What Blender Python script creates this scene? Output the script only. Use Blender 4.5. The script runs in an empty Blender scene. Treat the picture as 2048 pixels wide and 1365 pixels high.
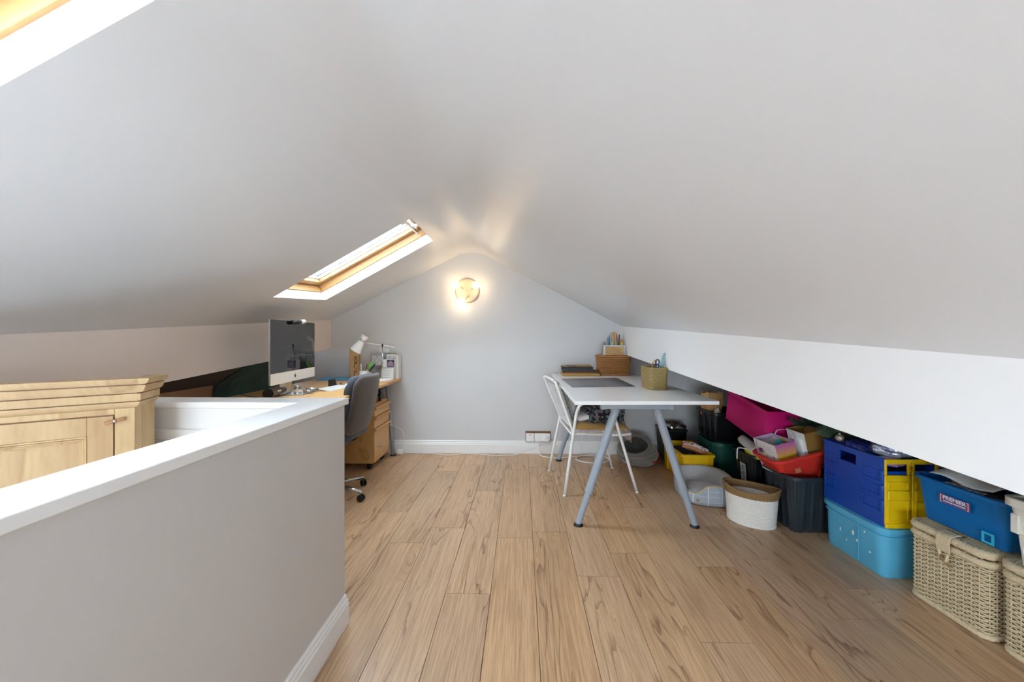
import bpy, bmesh, math, random
from mathutils import Vector, Matrix, noise
R = math.radians
random.seed(7)
scene = bpy.context.scene
C = scene.collection
# ---------------------------------------------------------------- camera, sky, exposure
cam_d = bpy.data.cameras.new('camera'); cam = bpy.data.objects.new('camera', cam_d); C.objects.link(cam)
cam.location = (0, 0, 1.21); cam.rotation_euler = (R(90), 0, math.atan(19/750))
cam_d.sensor_width = 36; cam_d.lens = 750/2048*36; cam_d.shift_y = -5.5/2048; cam_d.clip_start = 0.02
scene.camera = cam
world = bpy.data.worlds.new('sky'); scene.world = world; world.use_nodes = True
wn = world.node_tree.nodes; wl = world.node_tree.links
bg = wn['Background']
bg.inputs[0].default_value = (0.77, 0.88, 1.0, 1); bg.inputs[1].default_value = 10.2
scene.view_settings.view_transform = 'Standard'; scene.view_settings.look = 'None'
scene.view_settings.gamma = 1.0; scene.view_settings.use_curve_mapping = False
scene.view_settings.exposure = 1.0
cy = scene.cycles
cy.use_denoising = True; cy.max_bounces = 8; cy.diffuse_bounces = 6; cy.glossy_bounces = 4
cy.transparent_max_bounces = 10; cy.transmission_bounces = 6; cy.caustics_reflective = False; cy.caustics_refractive = False
cy.sample_clamp_indirect = 12; cy.use_adaptive_sampling = True; cy.adaptive_threshold = .15; cy.adaptive_min_samples = 16

# ---------------------------------------------------------------- room measures
DY = 3.95          # gable wall
YB = -2.4          # wall behind the camera
XL, XR = -2.031, 1.046
def yy(Y): return max(Y, -0.3)
def zlt(Y): return 1.122 + .072*yy(Y)
def zlb(Y): return .800 + .0755*yy(Y)
def zrt(Y): return 1.123 + .054*yy(Y)
def zrb(Y): return .838 + .0545*yy(Y)
def zleft(X, Y): return zlt(Y) + .5026*(X - XL)
def zright(X, Y): return zrt(Y) - .525*(X - XR)
NL = Vector((-.5026, -.072, 1)).normalized()

# ---------------------------------------------------------------- materials
def lin(c):
    c = c/255.0
    return c/12.92 if c <= .04045 else ((c+.055)/1.055)**2.4
def rgb(r, g, b): return (lin(r), lin(g), lin(b), 1)
M = {}
def mat(name, c, rough=.5, var=.06, nscale=20, bump=0, bscale=60, metal=0, spec=.5, c2=None, stretch=None, coat=0, sheen=0, alpha=None):
    """Principled material whose colour wanders between two tones with a noise; optional bump."""
    m = bpy.data.materials.new(name); m.use_nodes = True; M[name] = m
    nt = m.node_tree; N, L = nt.nodes, nt.links
    b = N['Principled BSDF']
    tc = N.new('ShaderNodeTexCoord'); mp = N.new('ShaderNodeMapping'); L.new(tc.outputs['Object'], mp.inputs[0])
    if stretch: mp.inputs['Scale'].default_value = stretch
    nz = N.new('ShaderNodeTexNoise'); nz.inputs['Scale'].default_value = nscale; nz.inputs['Detail'].default_value = 5
    L.new(mp.outputs[0], nz.inputs['Vector'])
    mx = N.new('ShaderNodeMix'); mx.data_type = 'RGBA'
    base = rgb(*c)
    lo = tuple(max(0, v*(1-var*2)) for v in base[:3])+(1,); hi = tuple(min(1, v*(1+var)) for v in base[:3])+(1,)
    if c2: lo = rgb(*c2); hi = base
    mx.inputs['A'].default_value = lo; mx.inputs['B'].default_value = hi
    if c2:
        rp = N.new('ShaderNodeValToRGB'); rp.color_ramp.elements[0].position = .35; rp.color_ramp.elements[1].position = .65
        L.new(nz.outputs['Fac'], rp.inputs[0]); L.new(rp.outputs[0], mx.inputs['Factor'])
    else: L.new(nz.outputs['Fac'], mx.inputs['Factor'])
    L.new(mx.outputs['Result'], b.inputs['Base Color'])
    b.inputs['Roughness'].default_value = rough; b.inputs['Metallic'].default_value = metal
    b.inputs['Specular IOR Level'].default_value = spec
    if coat: b.inputs['Coat Weight'].default_value = coat; b.inputs['Coat Roughness'].default_value = .15
    if sheen: b.inputs['Sheen Weight'].default_value = sheen; b.inputs['Sheen Roughness'].default_value = .5
    if bump:
        n2 = N.new('ShaderNodeTexNoise'); n2.inputs['Scale'].default_value = bscale; n2.inputs['Detail'].default_value = 6
        L.new(mp.outputs[0], n2.inputs['Vector'])
        bp = N.new('ShaderNodeBump'); bp.inputs['Strength'].default_value = bump; bp.inputs['Distance'].default_value = .004
        L.new(n2.outputs['Fac'], bp.inputs['Height']); L.new(bp.outputs[0], b.inputs['Normal'])
    return m
def emis(name, c, s):
    m = bpy.data.materials.new(name); m.use_nodes = True; M[name] = m
    b = m.node_tree.nodes['Principled BSDF']; b.inputs['Base Color'].default_value = (.9, .9, .9, 1)
    b.inputs['Emission Color'].default_value = (*c, 1); b.inputs['Emission Strength'].default_value = s
    return m
def clear(name, tint=(1, 1, 1), gloss=.08, rough=.02):
    """thin clear sheet: mostly transparent with a glossy coat"""
    m = bpy.data.materials.new(name); m.use_nodes = True; M[name] = m
    nt = m.node_tree; N, L = nt.nodes, nt.links; N.remove(N['Principled BSDF'])
    t = N.new('ShaderNodeBsdfTransparent'); t.inputs[0].default_value = (*tint, 1)
    g = N.new('ShaderNodeBsdfGlossy'); g.inputs['Roughness'].default_value = rough
    lw = N.new('ShaderNodeLayerWeight'); lw.inputs[0].default_value = .25
    mr = N.new('ShaderNodeMath'); mr.operation = 'MULTIPLY_ADD'; mr.inputs[1].default_value = .5; mr.inputs[2].default_value = gloss
    mr.use_clamp = True
    L.new(lw.outputs['Fresnel'], mr.inputs[0])
    mx = N.new('ShaderNodeMixShader'); L.new(mr.outputs[0], mx.inputs[0]); L.new(t.outputs[0], mx.inputs[1]); L.new(g.outputs[0], mx.inputs[2])
    L.new(mx.outputs[0], N['Material Output'].inputs[0]); return m
def plastic_clear(name, c, trans=.45, rough=.2):
    """tinted see-through plastic: diffuse + transparent + gloss"""
    m = bpy.data.materials.new(name); m.use_nodes = True; M[name] = m
    nt = m.node_tree; N, L = nt.nodes, nt.links; b = N['Principled BSDF']
    nz = N.new('ShaderNodeTexNoise'); nz.inputs['Scale'].default_value = 6
    mx = N.new('ShaderNodeMix'); mx.data_type = 'RGBA'; base = rgb(*c)
    mx.inputs['A'].default_value = tuple(v*.85 for v in base[:3])+(1,); mx.inputs['B'].default_value = base
    L.new(nz.outputs['Fac'], mx.inputs['Factor']); L.new(mx.outputs['Result'], b.inputs['Base Color'])
    b.inputs['Roughness'].default_value = rough
    t = N.new('ShaderNodeBsdfTransparent'); t.inputs[0].default_value = base
    ms = N.new('ShaderNodeMixShader'); ms.inputs[0].default_value = trans
    L.new(b.outputs[0], ms.inputs[1]); L.new(t.outputs[0], ms.inputs[2]); L.new(ms.outputs[0], N['Material Output'].inputs[0])
    return m
def wood(name, c, cdark, sc=(14, 1.2, 14), rings=9, rough=.4, var=.25, fine=.35, rand=0, coat=0, soft=.25, knots=True):
    """wood: contour lines of a stretched noise (cathedral grain) + fine streaks; long axis = local Y unless scaled"""
    m = bpy.data.materials.new(name); m.use_nodes = True; M[name] = m
    nt = m.node_tree; N, L = nt.nodes, nt.links; b = N['Principled BSDF']
    tc = N.new('ShaderNodeTexCoord'); oi = N.new('ShaderNodeObjectInfo')
    sm = N.new('ShaderNodeVectorMath'); sm.operation = 'SCALE'; sm.inputs[0].default_value = (13.7, 31.3, 7.9); L.new(oi.outputs['Random'], sm.inputs['Scale'])
    ad = N.new('ShaderNodeVectorMath'); ad.operation = 'ADD'; L.new(tc.outputs['Object'], ad.inputs[0]); L.new(sm.outputs[0], ad.inputs[1])
    mp = N.new('ShaderNodeMapping'); mp.inputs['Scale'].default_value = sc; L.new(ad.outputs[0], mp.inputs[0])
    nz = N.new('ShaderNodeTexNoise'); nz.inputs['Scale'].default_value = .6; nz.inputs['Detail'].default_value = 2.5; nz.inputs['Roughness'].default_value = .4; L.new(mp.outputs[0], nz.inputs['Vector'])
    mu = N.new('ShaderNodeMath'); mu.operation = 'MULTIPLY'; mu.inputs[1].default_value = rings; L.new(nz.outputs['Fac'], mu.inputs[0])
    fr = N.new('ShaderNodeMath'); fr.operation = 'FRACT'; L.new(mu.outputs[0], fr.inputs[0])
    rp = N.new('ShaderNodeValToRGB'); e = rp.color_ramp.elements
    e[0].position = 0; e[0].color = (soft, soft, soft, 1); e[1].position = 1; e[1].color = (1, 1, 1, 1)
    a_ = soft+(1-soft)*.47; x = e.new(.12); x.color = (a_, a_, a_, 1); a_ = soft+(1-soft)*.8; x = e.new(.5); x.color = (a_, a_, a_, 1); x = e.new(.92); x.color = (1, 1, 1, 1); e[len(e)-1].color = (soft, soft, soft, 1); L.new(fr.outputs[0], rp.inputs[0])
    mp2 = N.new('ShaderNodeMapping'); mp2.inputs['Scale'].default_value = (sc[0]*14, sc[1]*3, sc[2]*14); L.new(ad.outputs[0], mp2.inputs[0])
    n2 = N.new('ShaderNodeTexNoise'); n2.inputs['Scale'].default_value = 1; n2.inputs['Detail'].default_value = 4; L.new(mp2.outputs[0], n2.inputs['Vector'])
    r2 = N.new('ShaderNodeValToRGB'); r2.color_ramp.elements[0].position = .3; r2.color_ramp.elements[1].position = .6; L.new(n2.outputs['Fac'], r2.inputs[0])
    # knots
    mp3 = N.new('ShaderNodeMapping'); mp3.inputs['Scale'].default_value = (sc[0]*.5, sc[1]*1.4, sc[2]*.5); L.new(ad.outputs[0], mp3.inputs[0])
    vo = N.new('ShaderNodeTexVoronoi'); vo.inputs['Scale'].default_value = .75; L.new(mp3.outputs[0], vo.inputs['Vector'])
    r3 = N.new('ShaderNodeValToRGB'); r3.color_ramp.elements[0].position = .03; r3.color_ramp.elements[0].color = (.2, .2, .2, 1); r3.color_ramp.elements[1].position = .12; L.new(vo.outputs['Distance'], r3.inputs[0])
    m1 = N.new('ShaderNodeMath'); m1.operation = 'MULTIPLY'; L.new(rp.outputs[0], m1.inputs[0]); m1.inputs[1].default_value = 1
    if knots: L.new(r3.outputs[0], m1.inputs[1])
    m2 = N.new('ShaderNodeMath'); m2.operation = 'MULTIPLY_ADD'; m2.inputs[1].default_value = fine; m2.inputs[2].default_value = 1-fine; L.new(r2.outputs[0], m2.inputs[0])
    m3 = N.new('ShaderNodeMath'); m3.operation = 'MULTIPLY'; L.new(m1.outputs[0], m3.inputs[0]); L.new(m2.outputs[0], m3.inputs[1])
    mx = N.new('ShaderNodeMix'); mx.data_type = 'RGBA'; mx.inputs['A'].default_value = rgb(*cdark); mx.inputs['B'].default_value = rgb(*c); L.new(m3.outputs[0], mx.inputs['Factor'])
    hs = N.new('ShaderNodeHueSaturation'); L.new(mx.outputs['Result'], hs.inputs['Color'])
    ma = N.new('ShaderNodeMath'); ma.operation = 'MULTIPLY_ADD'; ma.inputs[1].default_value = rand; ma.inputs[2].default_value = 1-rand/2; L.new(oi.outputs['Random'], ma.inputs[0]); L.new(ma.outputs[0], hs.inputs['Value'])
    L.new(hs.outputs[0], b.inputs['Base Color'])
    b.inputs['Roughness'].default_value = rough
    if coat: b.inputs['Coat Weight'].default_value = coat; b.inputs['Coat Roughness'].default_value = .2
    bp = N.new('ShaderNodeBump'); bp.inputs['Strength'].default_value = .06; bp.inputs['Distance'].default_value = .002; L.new(m3.outputs[0], bp.inputs['Height']); L.new(bp.outputs[0], b.inputs['Normal'])
    return m

mat('ceiling_paint', (225, 228, 232), .38, .02, 1.5, .10, 5)
mat('wall_grey', (212, 212, 212), .5, .02, 2, .08, 30)
mat('halfwall_grey', (208, 205, 203), .5, .025, 3, .08, 30)
mat('white_paint', (240, 240, 239), .35, .02, 6, .05, 40)
mat('panel_white', (243, 243, 243), .5, .015, 3, .08, 25)
mat('panel_cream', (246, 233, 224), .55, .03, 2, .10, 14)
mat('recess_shaded_grey', (118, 116, 114), .8, .08, 3, .2, 20)  # assumed grey paint, its dark tone also standing in for the recess shade
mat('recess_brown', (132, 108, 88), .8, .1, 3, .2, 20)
mat('subfloor', (92, 66, 44), .8)
def oak(name, c, cd, rough=.36):
    """printed oak plank: fine fibres, thin cathedral lines, knots with rings round them; local Y is the plank's length"""
    m = bpy.data.materials.new(name); m.use_nodes = True; M[name] = m
    nt = m.node_tree; N, L = nt.nodes, nt.links; b = N['Principled BSDF']
    tc = N.new('ShaderNodeTexCoord'); oi = N.new('ShaderNodeObjectInfo')
    sm = N.new('ShaderNodeVectorMath'); sm.operation = 'SCALE'; sm.inputs[0].default_value = (13.7, 31.3, 7.9); L.new(oi.outputs['Random'], sm.inputs['Scale'])
    ad = N.new('ShaderNodeVectorMath'); ad.operation = 'ADD'; L.new(tc.outputs['Object'], ad.inputs[0]); L.new(sm.outputs[0], ad.inputs[1])
    def mapped(sx, sy): mp = N.new('ShaderNodeMapping'); mp.inputs['Scale'].default_value = (sx, sy, 1); L.new(ad.outputs[0], mp.inputs[0]); return mp.outputs[0]
    def nz(sx, sy, det=3, rg=.5): n = N.new('ShaderNodeTexNoise'); n.inputs['Scale'].default_value = 1; n.inputs['Detail'].default_value = det; n.inputs['Roughness'].default_value = rg; L.new(mapped(sx, sy), n.inputs['Vector']); return n.outputs['Fac']
    def ma(op, a, b_, c_=None):
        n = N.new('ShaderNodeMath'); n.operation = op
        for i, v in enumerate((a, b_, c_)):
            if v is None: continue
            if isinstance(v, (int, float)): n.inputs[i].default_value = v
            else: L.new(v, n.inputs[i])
        return n.outputs[0]
    def rmp(v, a, b_, ca=0., cb=1.): n = N.new('ShaderNodeMapRange'); n.interpolation_type = 'SMOOTHSTEP'; n.inputs[1].default_value = a; n.inputs[2].default_value = b_; n.inputs[3].default_value = ca; n.inputs[4].default_value = cb; L.new(v, n.inputs[0]); return n.outputs[0]
    vo = N.new('ShaderNodeTexVoronoi'); vo.inputs['Scale'].default_value = 1; L.new(mapped(3.4, 1.25), vo.inputs['Vector']); kd = vo.outputs['Distance']
    halo = rmp(kd, 0, .34, 1, 0); core = rmp(kd, .012, .05, 1, 0)
    field = ma('MULTIPLY_ADD', nz(5.5, .75, 3.5, .45), 13, ma('MULTIPLY', halo, 3.2))
    fr = ma('FRACT', field, 0); line = rmp(fr, 0, .30, 1, 0)
    mask = ma('MAXIMUM', rmp(nz(6, .5, 2), .48, .60), ma('MULTIPLY', halo, .9))
    fib = rmp(nz(190, 5.0, 4, .6), .36, .66, 1, 0); fib2 = rmp(nz(60, 1.6, 3, .55), .45, .72, 0, 1); tone = rmp(nz(4, .8, 2), .35, .65)
    pore = rmp(nz(420, 16, 2), .60, .72)
    f = ma('MULTIPLY', fib, .28); f = ma('MULTIPLY_ADD', ma('MULTIPLY', line, mask), .42, f); f = ma('MULTIPLY_ADD', fib2, .16, f); f = ma('MULTIPLY_ADD', tone, .14, f); f = ma('MULTIPLY_ADD', core, .6, f); f = ma('MULTIPLY_ADD', pore, .12, f)
    f = ma('MINIMUM', f, 1.0)
    mx = N.new('ShaderNodeMix'); mx.data_type = 'RGBA'; mx.inputs['A'].default_value = rgb(*c); mx.inputs['B'].default_value = rgb(*cd); L.new(f, mx.inputs['Factor'])
    hs = N.new('ShaderNodeHueSaturation'); L.new(mx.outputs['Result'], hs.inputs['Color']); L.new(ma('MULTIPLY_ADD', oi.outputs['Random'], .14, .93), hs.inputs['Value'])
    rr = ma('FRACT', ma('MULTIPLY', oi.outputs['Random'], 7.3), 0); L.new(ma('MULTIPLY_ADD', rr, .12, .92), hs.inputs['Saturation'])
    L.new(hs.outputs[0], b.inputs['Base Color']); b.inputs['Roughness'].default_value = rough
    bp = N.new('ShaderNodeBump'); bp.inputs['Strength'].default_value = .05; bp.inputs['Distance'].default_value = .001; bp.invert = True; L.new(f, bp.inputs['Height']); L.new(bp.outputs[0], b.inputs['Normal'])
    return m
oak('oak_plank', (218, 179, 138), (104, 65, 38))
wood('beech', (220, 174, 112), (192, 140, 80), sc=(6, .8, 6), rings=5, rough=.35, fine=.2, knots=False)
wood('pine_cream', (206, 176, 130), (160, 120, 76), sc=(7, 7, .8), rings=7, rough=.45, fine=.25, soft=.5, knots=False)
wood('pine_frame', (232, 196, 146), (190, 140, 86), sc=(8, 8, 2), rings=4, rough=.4, fine=.3, knots=False)
wood('crate_wood', (206, 166, 112), (168, 122, 72), sc=(2, 14, 14), rings=6, rough=.55, knots=False)
mat('white_plastic', (240, 240, 238), .35, .02)
mat('white_metal', (240, 240, 238), .35, .02)
mat('white_laminate', (248, 248, 248), .2, .015)
mat('grey_steel', (158, 168, 178), .4, .05, 30)
mat('chrome', (205, 207, 210), .15, .03, metal=1)
mat('alu', (206, 206, 204), .35, .03, metal=1)
mat('silver_paint', (222, 220, 216), .35, .03)
mat('black_plastic', (22, 22, 24), .4, .1)
mat('black_gloss', (8, 8, 10), .06, .1)
mat('screen', (16, 13, 20), .02, .05, spec=.9)
mat('brown_wood', (120, 78, 48), .6, .1)
mat('warm_dark', (60, 44, 34), .7)
# ---------------------------------------------------------------- mesh helpers
class MB:
    def __init__(s): s.v = []; s.f = []
    def add(s, vs, fs, mtx=None):
        o = len(s.v)
        s.v += [tuple(mtx @ Vector(p)) if mtx else tuple(p) for p in vs]
        s.f += [tuple(i+o for i in f) for f in fs]; return s
    def box(s, x0, x1, y0, y1, z0, z1, mtx=None):
        return s.add([(x0,y0,z0),(x1,y0,z0),(x1,y1,z0),(x0,y1,z0),(x0,y0,z1),(x1,y0,z1),(x1,y1,z1),(x0,y1,z1)],
                     [(0,3,2,1),(4,5,6,7),(0,1,5,4),(1,2,6,5),(2,3,7,6),(3,0,4,7)], mtx)
    def hexa(s, p): return s.add(p, [(0,3,2,1),(4,5,6,7),(0,1,5,4),(1,2,6,5),(2,3,7,6),(3,0,4,7)])
    def prism(s, poly, z0, z1, mtx=None):
        n = len(poly)
        return s.add([(x,y,z0) for x,y in poly]+[(x,y,z1) for x,y in poly],
                     [tuple(range(n))[::-1], tuple(range(n,2*n))]+[(i,(i+1)%n,n+(i+1)%n,n+i) for i in range(n)], mtx)
    def loft(s, loops, cap0=True, cap1=True, mtx=None, closed=True):
        n = len(loops[0]); vs = [p for l in loops for p in l]; fs = []
        for k in range(len(loops)-1):
            for i in range(n if closed else n-1):
                j = (i+1) % n; fs.append((k*n+i, k*n+j, (k+1)*n+j, (k+1)*n+i))
        if cap0: fs.append(tuple(range(n))[::-1])
        if cap1: fs.append(tuple((len(loops)-1)*n+i for i in range(n)))
        return s.add(vs, fs, mtx)
    def lathe(s, prof, n=24, mtx=None, cap0=True, cap1=True):
        return s.loft([[(r*math.cos(2*math.pi*i/n), r*math.sin(2*math.pi*i/n), z) for i in range(n)] for r, z in prof], cap0, cap1, mtx)
    def tube(s, pts, r, n=8, closed=False, mtx=None):
        P = [Vector(p) for p in pts]; m = len(P); rs = r if isinstance(r, (list, tuple)) else [r]*m
        T = []
        for i in range(m):
            a = P[(i-1) % m] if (closed or i > 0) else P[i]; b = P[(i+1) % m] if (closed or i < m-1) else P[i]
            t = b-a; T.append(t.normalized() if t.length > 1e-9 else Vector((0,0,1)))
        up = Vector((0,0,1)) if abs(T[0].z) < .9 else Vector((1,0,0))
        u = T[0].cross(up).normalized(); loops = []
        for i in range(m):
            u = (u - T[i]*u.dot(T[i])); u = u.normalized() if u.length > 1e-6 else T[i].orthogonal().normalized()
            w = T[i].cross(u)
            loops.append([tuple(P[i]+(u*math.cos(2*math.pi*k/n)+w*math.sin(2*math.pi*k/n))*rs[i]) for k in range(n)])
        if closed: loops.append(loops[0]); return s.loft(loops, False, False, mtx)
        return s.loft(loops, True, True, mtx)
    def sphere(s, c, r, n=16, m=10, fn=None, mtx=None):
        r = r if isinstance(r, (list, tuple)) else (r, r, r); loops = []
        for j in range(1, m):
            ph = math.pi*j/m - math.pi/2; l = []
            for i in range(n):
                d = Vector((math.cos(ph)*math.cos(2*math.pi*i/n), math.cos(ph)*math.sin(2*math.pi*i/n), math.sin(ph)))
                k = fn(d) if fn else 1
                l.append((c[0]+d.x*r[0]*k, c[1]+d.y*r[1]*k, c[2]+d.z*r[2]*k))
            loops.append(l)
        return s.loft(loops, True, True, mtx)
    def build(s, name, m, parent=None, smooth=False, bevel=0, seg=2, auto=None, loc=None, rot=None, norm=True):
        me = bpy.data.meshes.new(name); me.from_pydata(s.v, [], s.f); me.update()
        if norm:
            bm = bmesh.new(); bm.from_mesh(me); bmesh.ops.recalc_face_normals(bm, faces=bm.faces); bm.to_mesh(me); bm.free()
        o = bpy.data.objects.new(name, me); C.objects.link(o)
        me.materials.append(M[m] if isinstance(m, str) else m)
        if parent: o.parent = parent
        if loc: o.location = loc
        if rot: o.rotation_euler = rot
        if smooth or auto:
            me.polygons.foreach_set('use_smooth', [True]*len(me.polygons))
            if auto: me.set_sharp_from_angle(angle=R(auto))
        if bevel:
            b = o.modifiers.new('bevel', 'BEVEL'); b.width = bevel; b.segments = seg; b.limit_method = 'ANGLE'; b.angle_limit = R(40)
            me.polygons.foreach_set('use_smooth', [True]*len(me.polygons)); me.set_sharp_from_angle(angle=R(35)) if not smooth else None
        return o
def thing(name, label, cat, loc=(0,0,0), rz=0, group=None, rot=None):
    o = bpy.data.objects.new(name, None); C.objects.link(o); o.empty_display_size = .1
    o.location = loc; o.rotation_euler = rot if rot else (0,0,rz); tag(o, label, cat, group); return o
def tag(o, label=None, cat=None, group=None, kind=None):
    if label: o['label'] = label
    if cat: o['category'] = cat
    if group: o['group'] = group
    if kind: o['kind'] = kind
    return o
def B(name, m, parent, *a, bevel=0, **k): return MB().box(*a).build(name, m, parent, bevel=bevel, **k)
def T(name, m, parent, pts, r, n=10, **k): return MB().tube(pts, r, n).build(name, m, parent, smooth=True, **k)
def rrect(a, b, rad, per=6, seg=1):
    """rounded rectangle, half sizes a,b: list of (x,y,nx,ny)"""
    out = []
    for cx, cy, t0 in ((a-rad, b-rad, 0), (-(a-rad), b-rad, 90), (-(a-rad), -(b-rad), 180), (a-rad, -(b-rad), 270)):
        for i in range(per+1):
            t = R(t0+90*i/per); out.append((cx+rad*math.cos(t), cy+rad*math.sin(t), math.cos(t), math.sin(t)))
    return out
def resample(loop, n):
    P = [(Vector((x,y)), Vector((nx,ny))) for x,y,nx,ny in loop]; m = len(P)
    L = [0]
    for i in range(m): L.append(L[-1]+(P[(i+1)%m][0]-P[i][0]).length)
    out = []; k = 0
    for j in range(n):
        d = L[-1]*j/n
        while L[k+1] < d: k += 1
        t = (d-L[k])/max(1e-9, L[k+1]-L[k]); q = P[k][0].lerp(P[(k+1)%m][0], t); nn = P[k][1].lerp(P[(k+1)%m][1], t).normalized()
        out.append((q.x, q.y, nn.x, nn.y))
    return out
def ell(a, b, n=40): return [(a*math.cos(2*math.pi*i/n), b*math.sin(2*math.pi*i/n), math.cos(2*math.pi*i/n), math.sin(2*math.pi*i/n)) for i in range(n)]
def smooth_path(pts, k=6):
    P = [Vector(p) for p in pts]; out = []
    for i in range(len(P)-1):
        p0 = P[max(0,i-1)]; p1 = P[i]; p2 = P[i+1]; p3 = P[min(len(P)-1,i+2)]
        for j in range(k):
            t = j/k; out.append(.5*((2*p1)+(p2-p0)*t+(2*p0-5*p1+4*p2-p3)*t*t+(3*p1-p0-3*p2+p3)*t**3))
    out.append(P[-1]); return out
def text_mesh(txt, size, name, m, parent, mtx, extrude=.0004, bold=0, sx=1.0, fn=None):
    cu = bpy.data.curves.new('t', 'FONT'); cu.body = txt; cu.size = size; cu.extrude = extrude; cu.offset = bold; cu.align_x = 'CENTER'; cu.align_y = 'CENTER'; cu.resolution_u = 3
    ob = bpy.data.objects.new('t', cu); C.objects.link(ob); bpy.context.view_layer.update()
    me = bpy.data.meshes.new_from_object(ob.evaluated_get(bpy.context.evaluated_depsgraph_get()))
    bpy.data.objects.remove(ob); bpy.data.curves.remove(cu)
    for v in me.vertices:
        p = Vector((v.co.x*sx, v.co.y, v.co.z)); v.co = fn(p) if fn else mtx @ p
    me.materials.clear(); me.materials.append(M[m])
    o = bpy.data.objects.new(name, me); C.objects.link(o); o.parent = parent; return o
def frame3(o, ex, ey, ez): return Matrix(((ex[0],ey[0],ez[0],o[0]),(ex[1],ey[1],ez[1],o[1]),(ex[2],ey[2],ez[2],o[2]),(0,0,0,1)))
def S(o): o['kind'] = 'structure'; return o

# ---------------------------------------------------------------- floor and planks
fb = MB().box(-.90, 2.8, YB, DY+.05, -.05, -.008).box(-2.75, -.90, 1.48, DY+.05, -.05, -.008)
floor = S(fb.build('floor', 'subfloor')); tag(floor, 'light oak plank floor running toward the gable wall')
PW, PL, PX = .2145, 1.19, .068
phase = {-5:.21,-4:1.01,-3:0.,-2:.58,-1:1.08,0:1.155,1:.725,2:.935,3:.32,4:.82,5:.89,6:.46,7:.66}
full = None; g = .0011
for k in range(-13, 13):
    x0, x1 = PX+PW*k, PX+PW*(k+1)
    lo = 1.49 if k <= -5 else YB
    x0 = max(x0, -2.7); x1 = min(x1, 2.7)
    if x1-x0 < .03: continue
    y = phase.get(k, random.random()*PL) - 4*PL
    while y < DY:
        a, b = max(y, lo), min(y+PL, DY)
        y += PL
        if b-a < .03: continue
        isfull = abs(b-a-PL) < 1e-4 and abs(x1-x0-PW) < 1e-4
        if isfull and full:
            o = bpy.data.objects.new('plank', full); C.objects.link(o); o.parent = floor
        else:
            hx, hy = (x1-x0)/2-g, (b-a)/2-g
            o = MB().box(-hx, hx, -hy, hy, -.008, 0).build('plank', 'oak_plank', floor, norm=False)
            if isfull: full = o.data
        o.location = ((x0+x1)/2, (a+b)/2, 0)
# ---------------------------------------------------------------- skylight openings (corners: ridge-near, eave-near, eave-far, ridge-far)
def lp(x, y): return Vector((x, y, zleft(x, y)))
H1 = [lp(-.692, 2.334), lp(-1.662, 2.468), lp(-1.660, 3.139), lp(-.717, 3.018)]
H2 = [lp(-.690, -.02), lp(-1.662, -.02), lp(-1.662, .700), lp(-.690, .688)]
XRG = -.684
def zceil(X, Y):
    a, b = zleft(X, Y), zright(X, Y)
    cap = zleft(-.528, Y) - .052
    def smin(p, q, k):
        h = max(0, min(1, .5+.5*(q-p)/k)); return q*(1-h)+p*h-k*h*(1-h)
    return min(smin(smin(a, b, .02), cap, .028), a) if X < -.2 else b
# left slope
bm = bmesh.new()
def ring(pts):
    vs = [bm.verts.new(p) for p in pts]; return [bm.edges.new((vs[i], vs[(i+1)%len(vs)])) for i in range(len(vs))]
ed = ring([lp(XL, -.3), lp(XRG-.0, -.3), lp(XRG, DY), lp(XL, DY)])
# right edge of this flat piece follows the tangent plane
ed += ring(H1) + ring(H2)
bmesh.ops.triangle_fill(bm, edges=ed, use_beauty=True)
bmesh.ops.recalc_face_normals(bm, faces=bm.faces)
me = bpy.data.meshes.new('ceiling'); bm.to_mesh(me); bm.free()
mb = MB(); mb.v = [tuple(v.co) for v in me.vertices]; mb.f = [tuple(p.vertices) for p in me.polygons]
bpy.data.meshes.remove(me)
ys = [-.3+(DY+.3)*i/24 for i in range(25)]
xs = [XRG+i*.0195 for i in range(25)] + [-.18, 0, .3, .6, .9, XR]
mb.add([(x, y, zceil(x, y) if i else zleft(x, y)) for i, x in enumerate(xs) for y in ys],
       [(i*25+j, (i+1)*25+j, (i+1)*25+j+1, i*25+j+1) for i in range(len(xs)-1) for j in range(24)])
xb = [XL, XRG]+xs[1:]
mb.add([(x, y, zceil(x, y) if i > 1 else zleft(x, y)) for i, x in enumerate(xb) for y in (YB, -.3)],
       [(i*2, i*2+2, i*2+3, i*2+1) for i in range(len(xb)-1)])
S(tag(mb.build('ceiling', 'ceiling_paint', smooth=True, norm=False), 'smooth white vaulted attic ceiling rising to a rounded ridge'))
# gable wall
prof = [(x, zceil(x, DY) if x > XRG else zleft(x, DY)) for x in [XL, XRG]+xs[1:]]
poly = [(-2.7, 0), (-2.7, zlt(DY)-.42)]+prof+[(2.7, zrt(DY)-.85), (2.7, 0)]
mb = MB(); n = len(poly)
mb.add([(x, DY, z) for x, z in poly]+[(x, DY+.08, z+.04) for x, z in poly], [tuple(range(n)), tuple(range(n, 2*n))[::-1]]+[(i, n+i, n+(i+1)%n, (i+1)%n) for i in range(n)])
S(tag(mb.build('wall_back', 'wall_grey'), 'pale grey gable wall with the lamp'))
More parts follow.
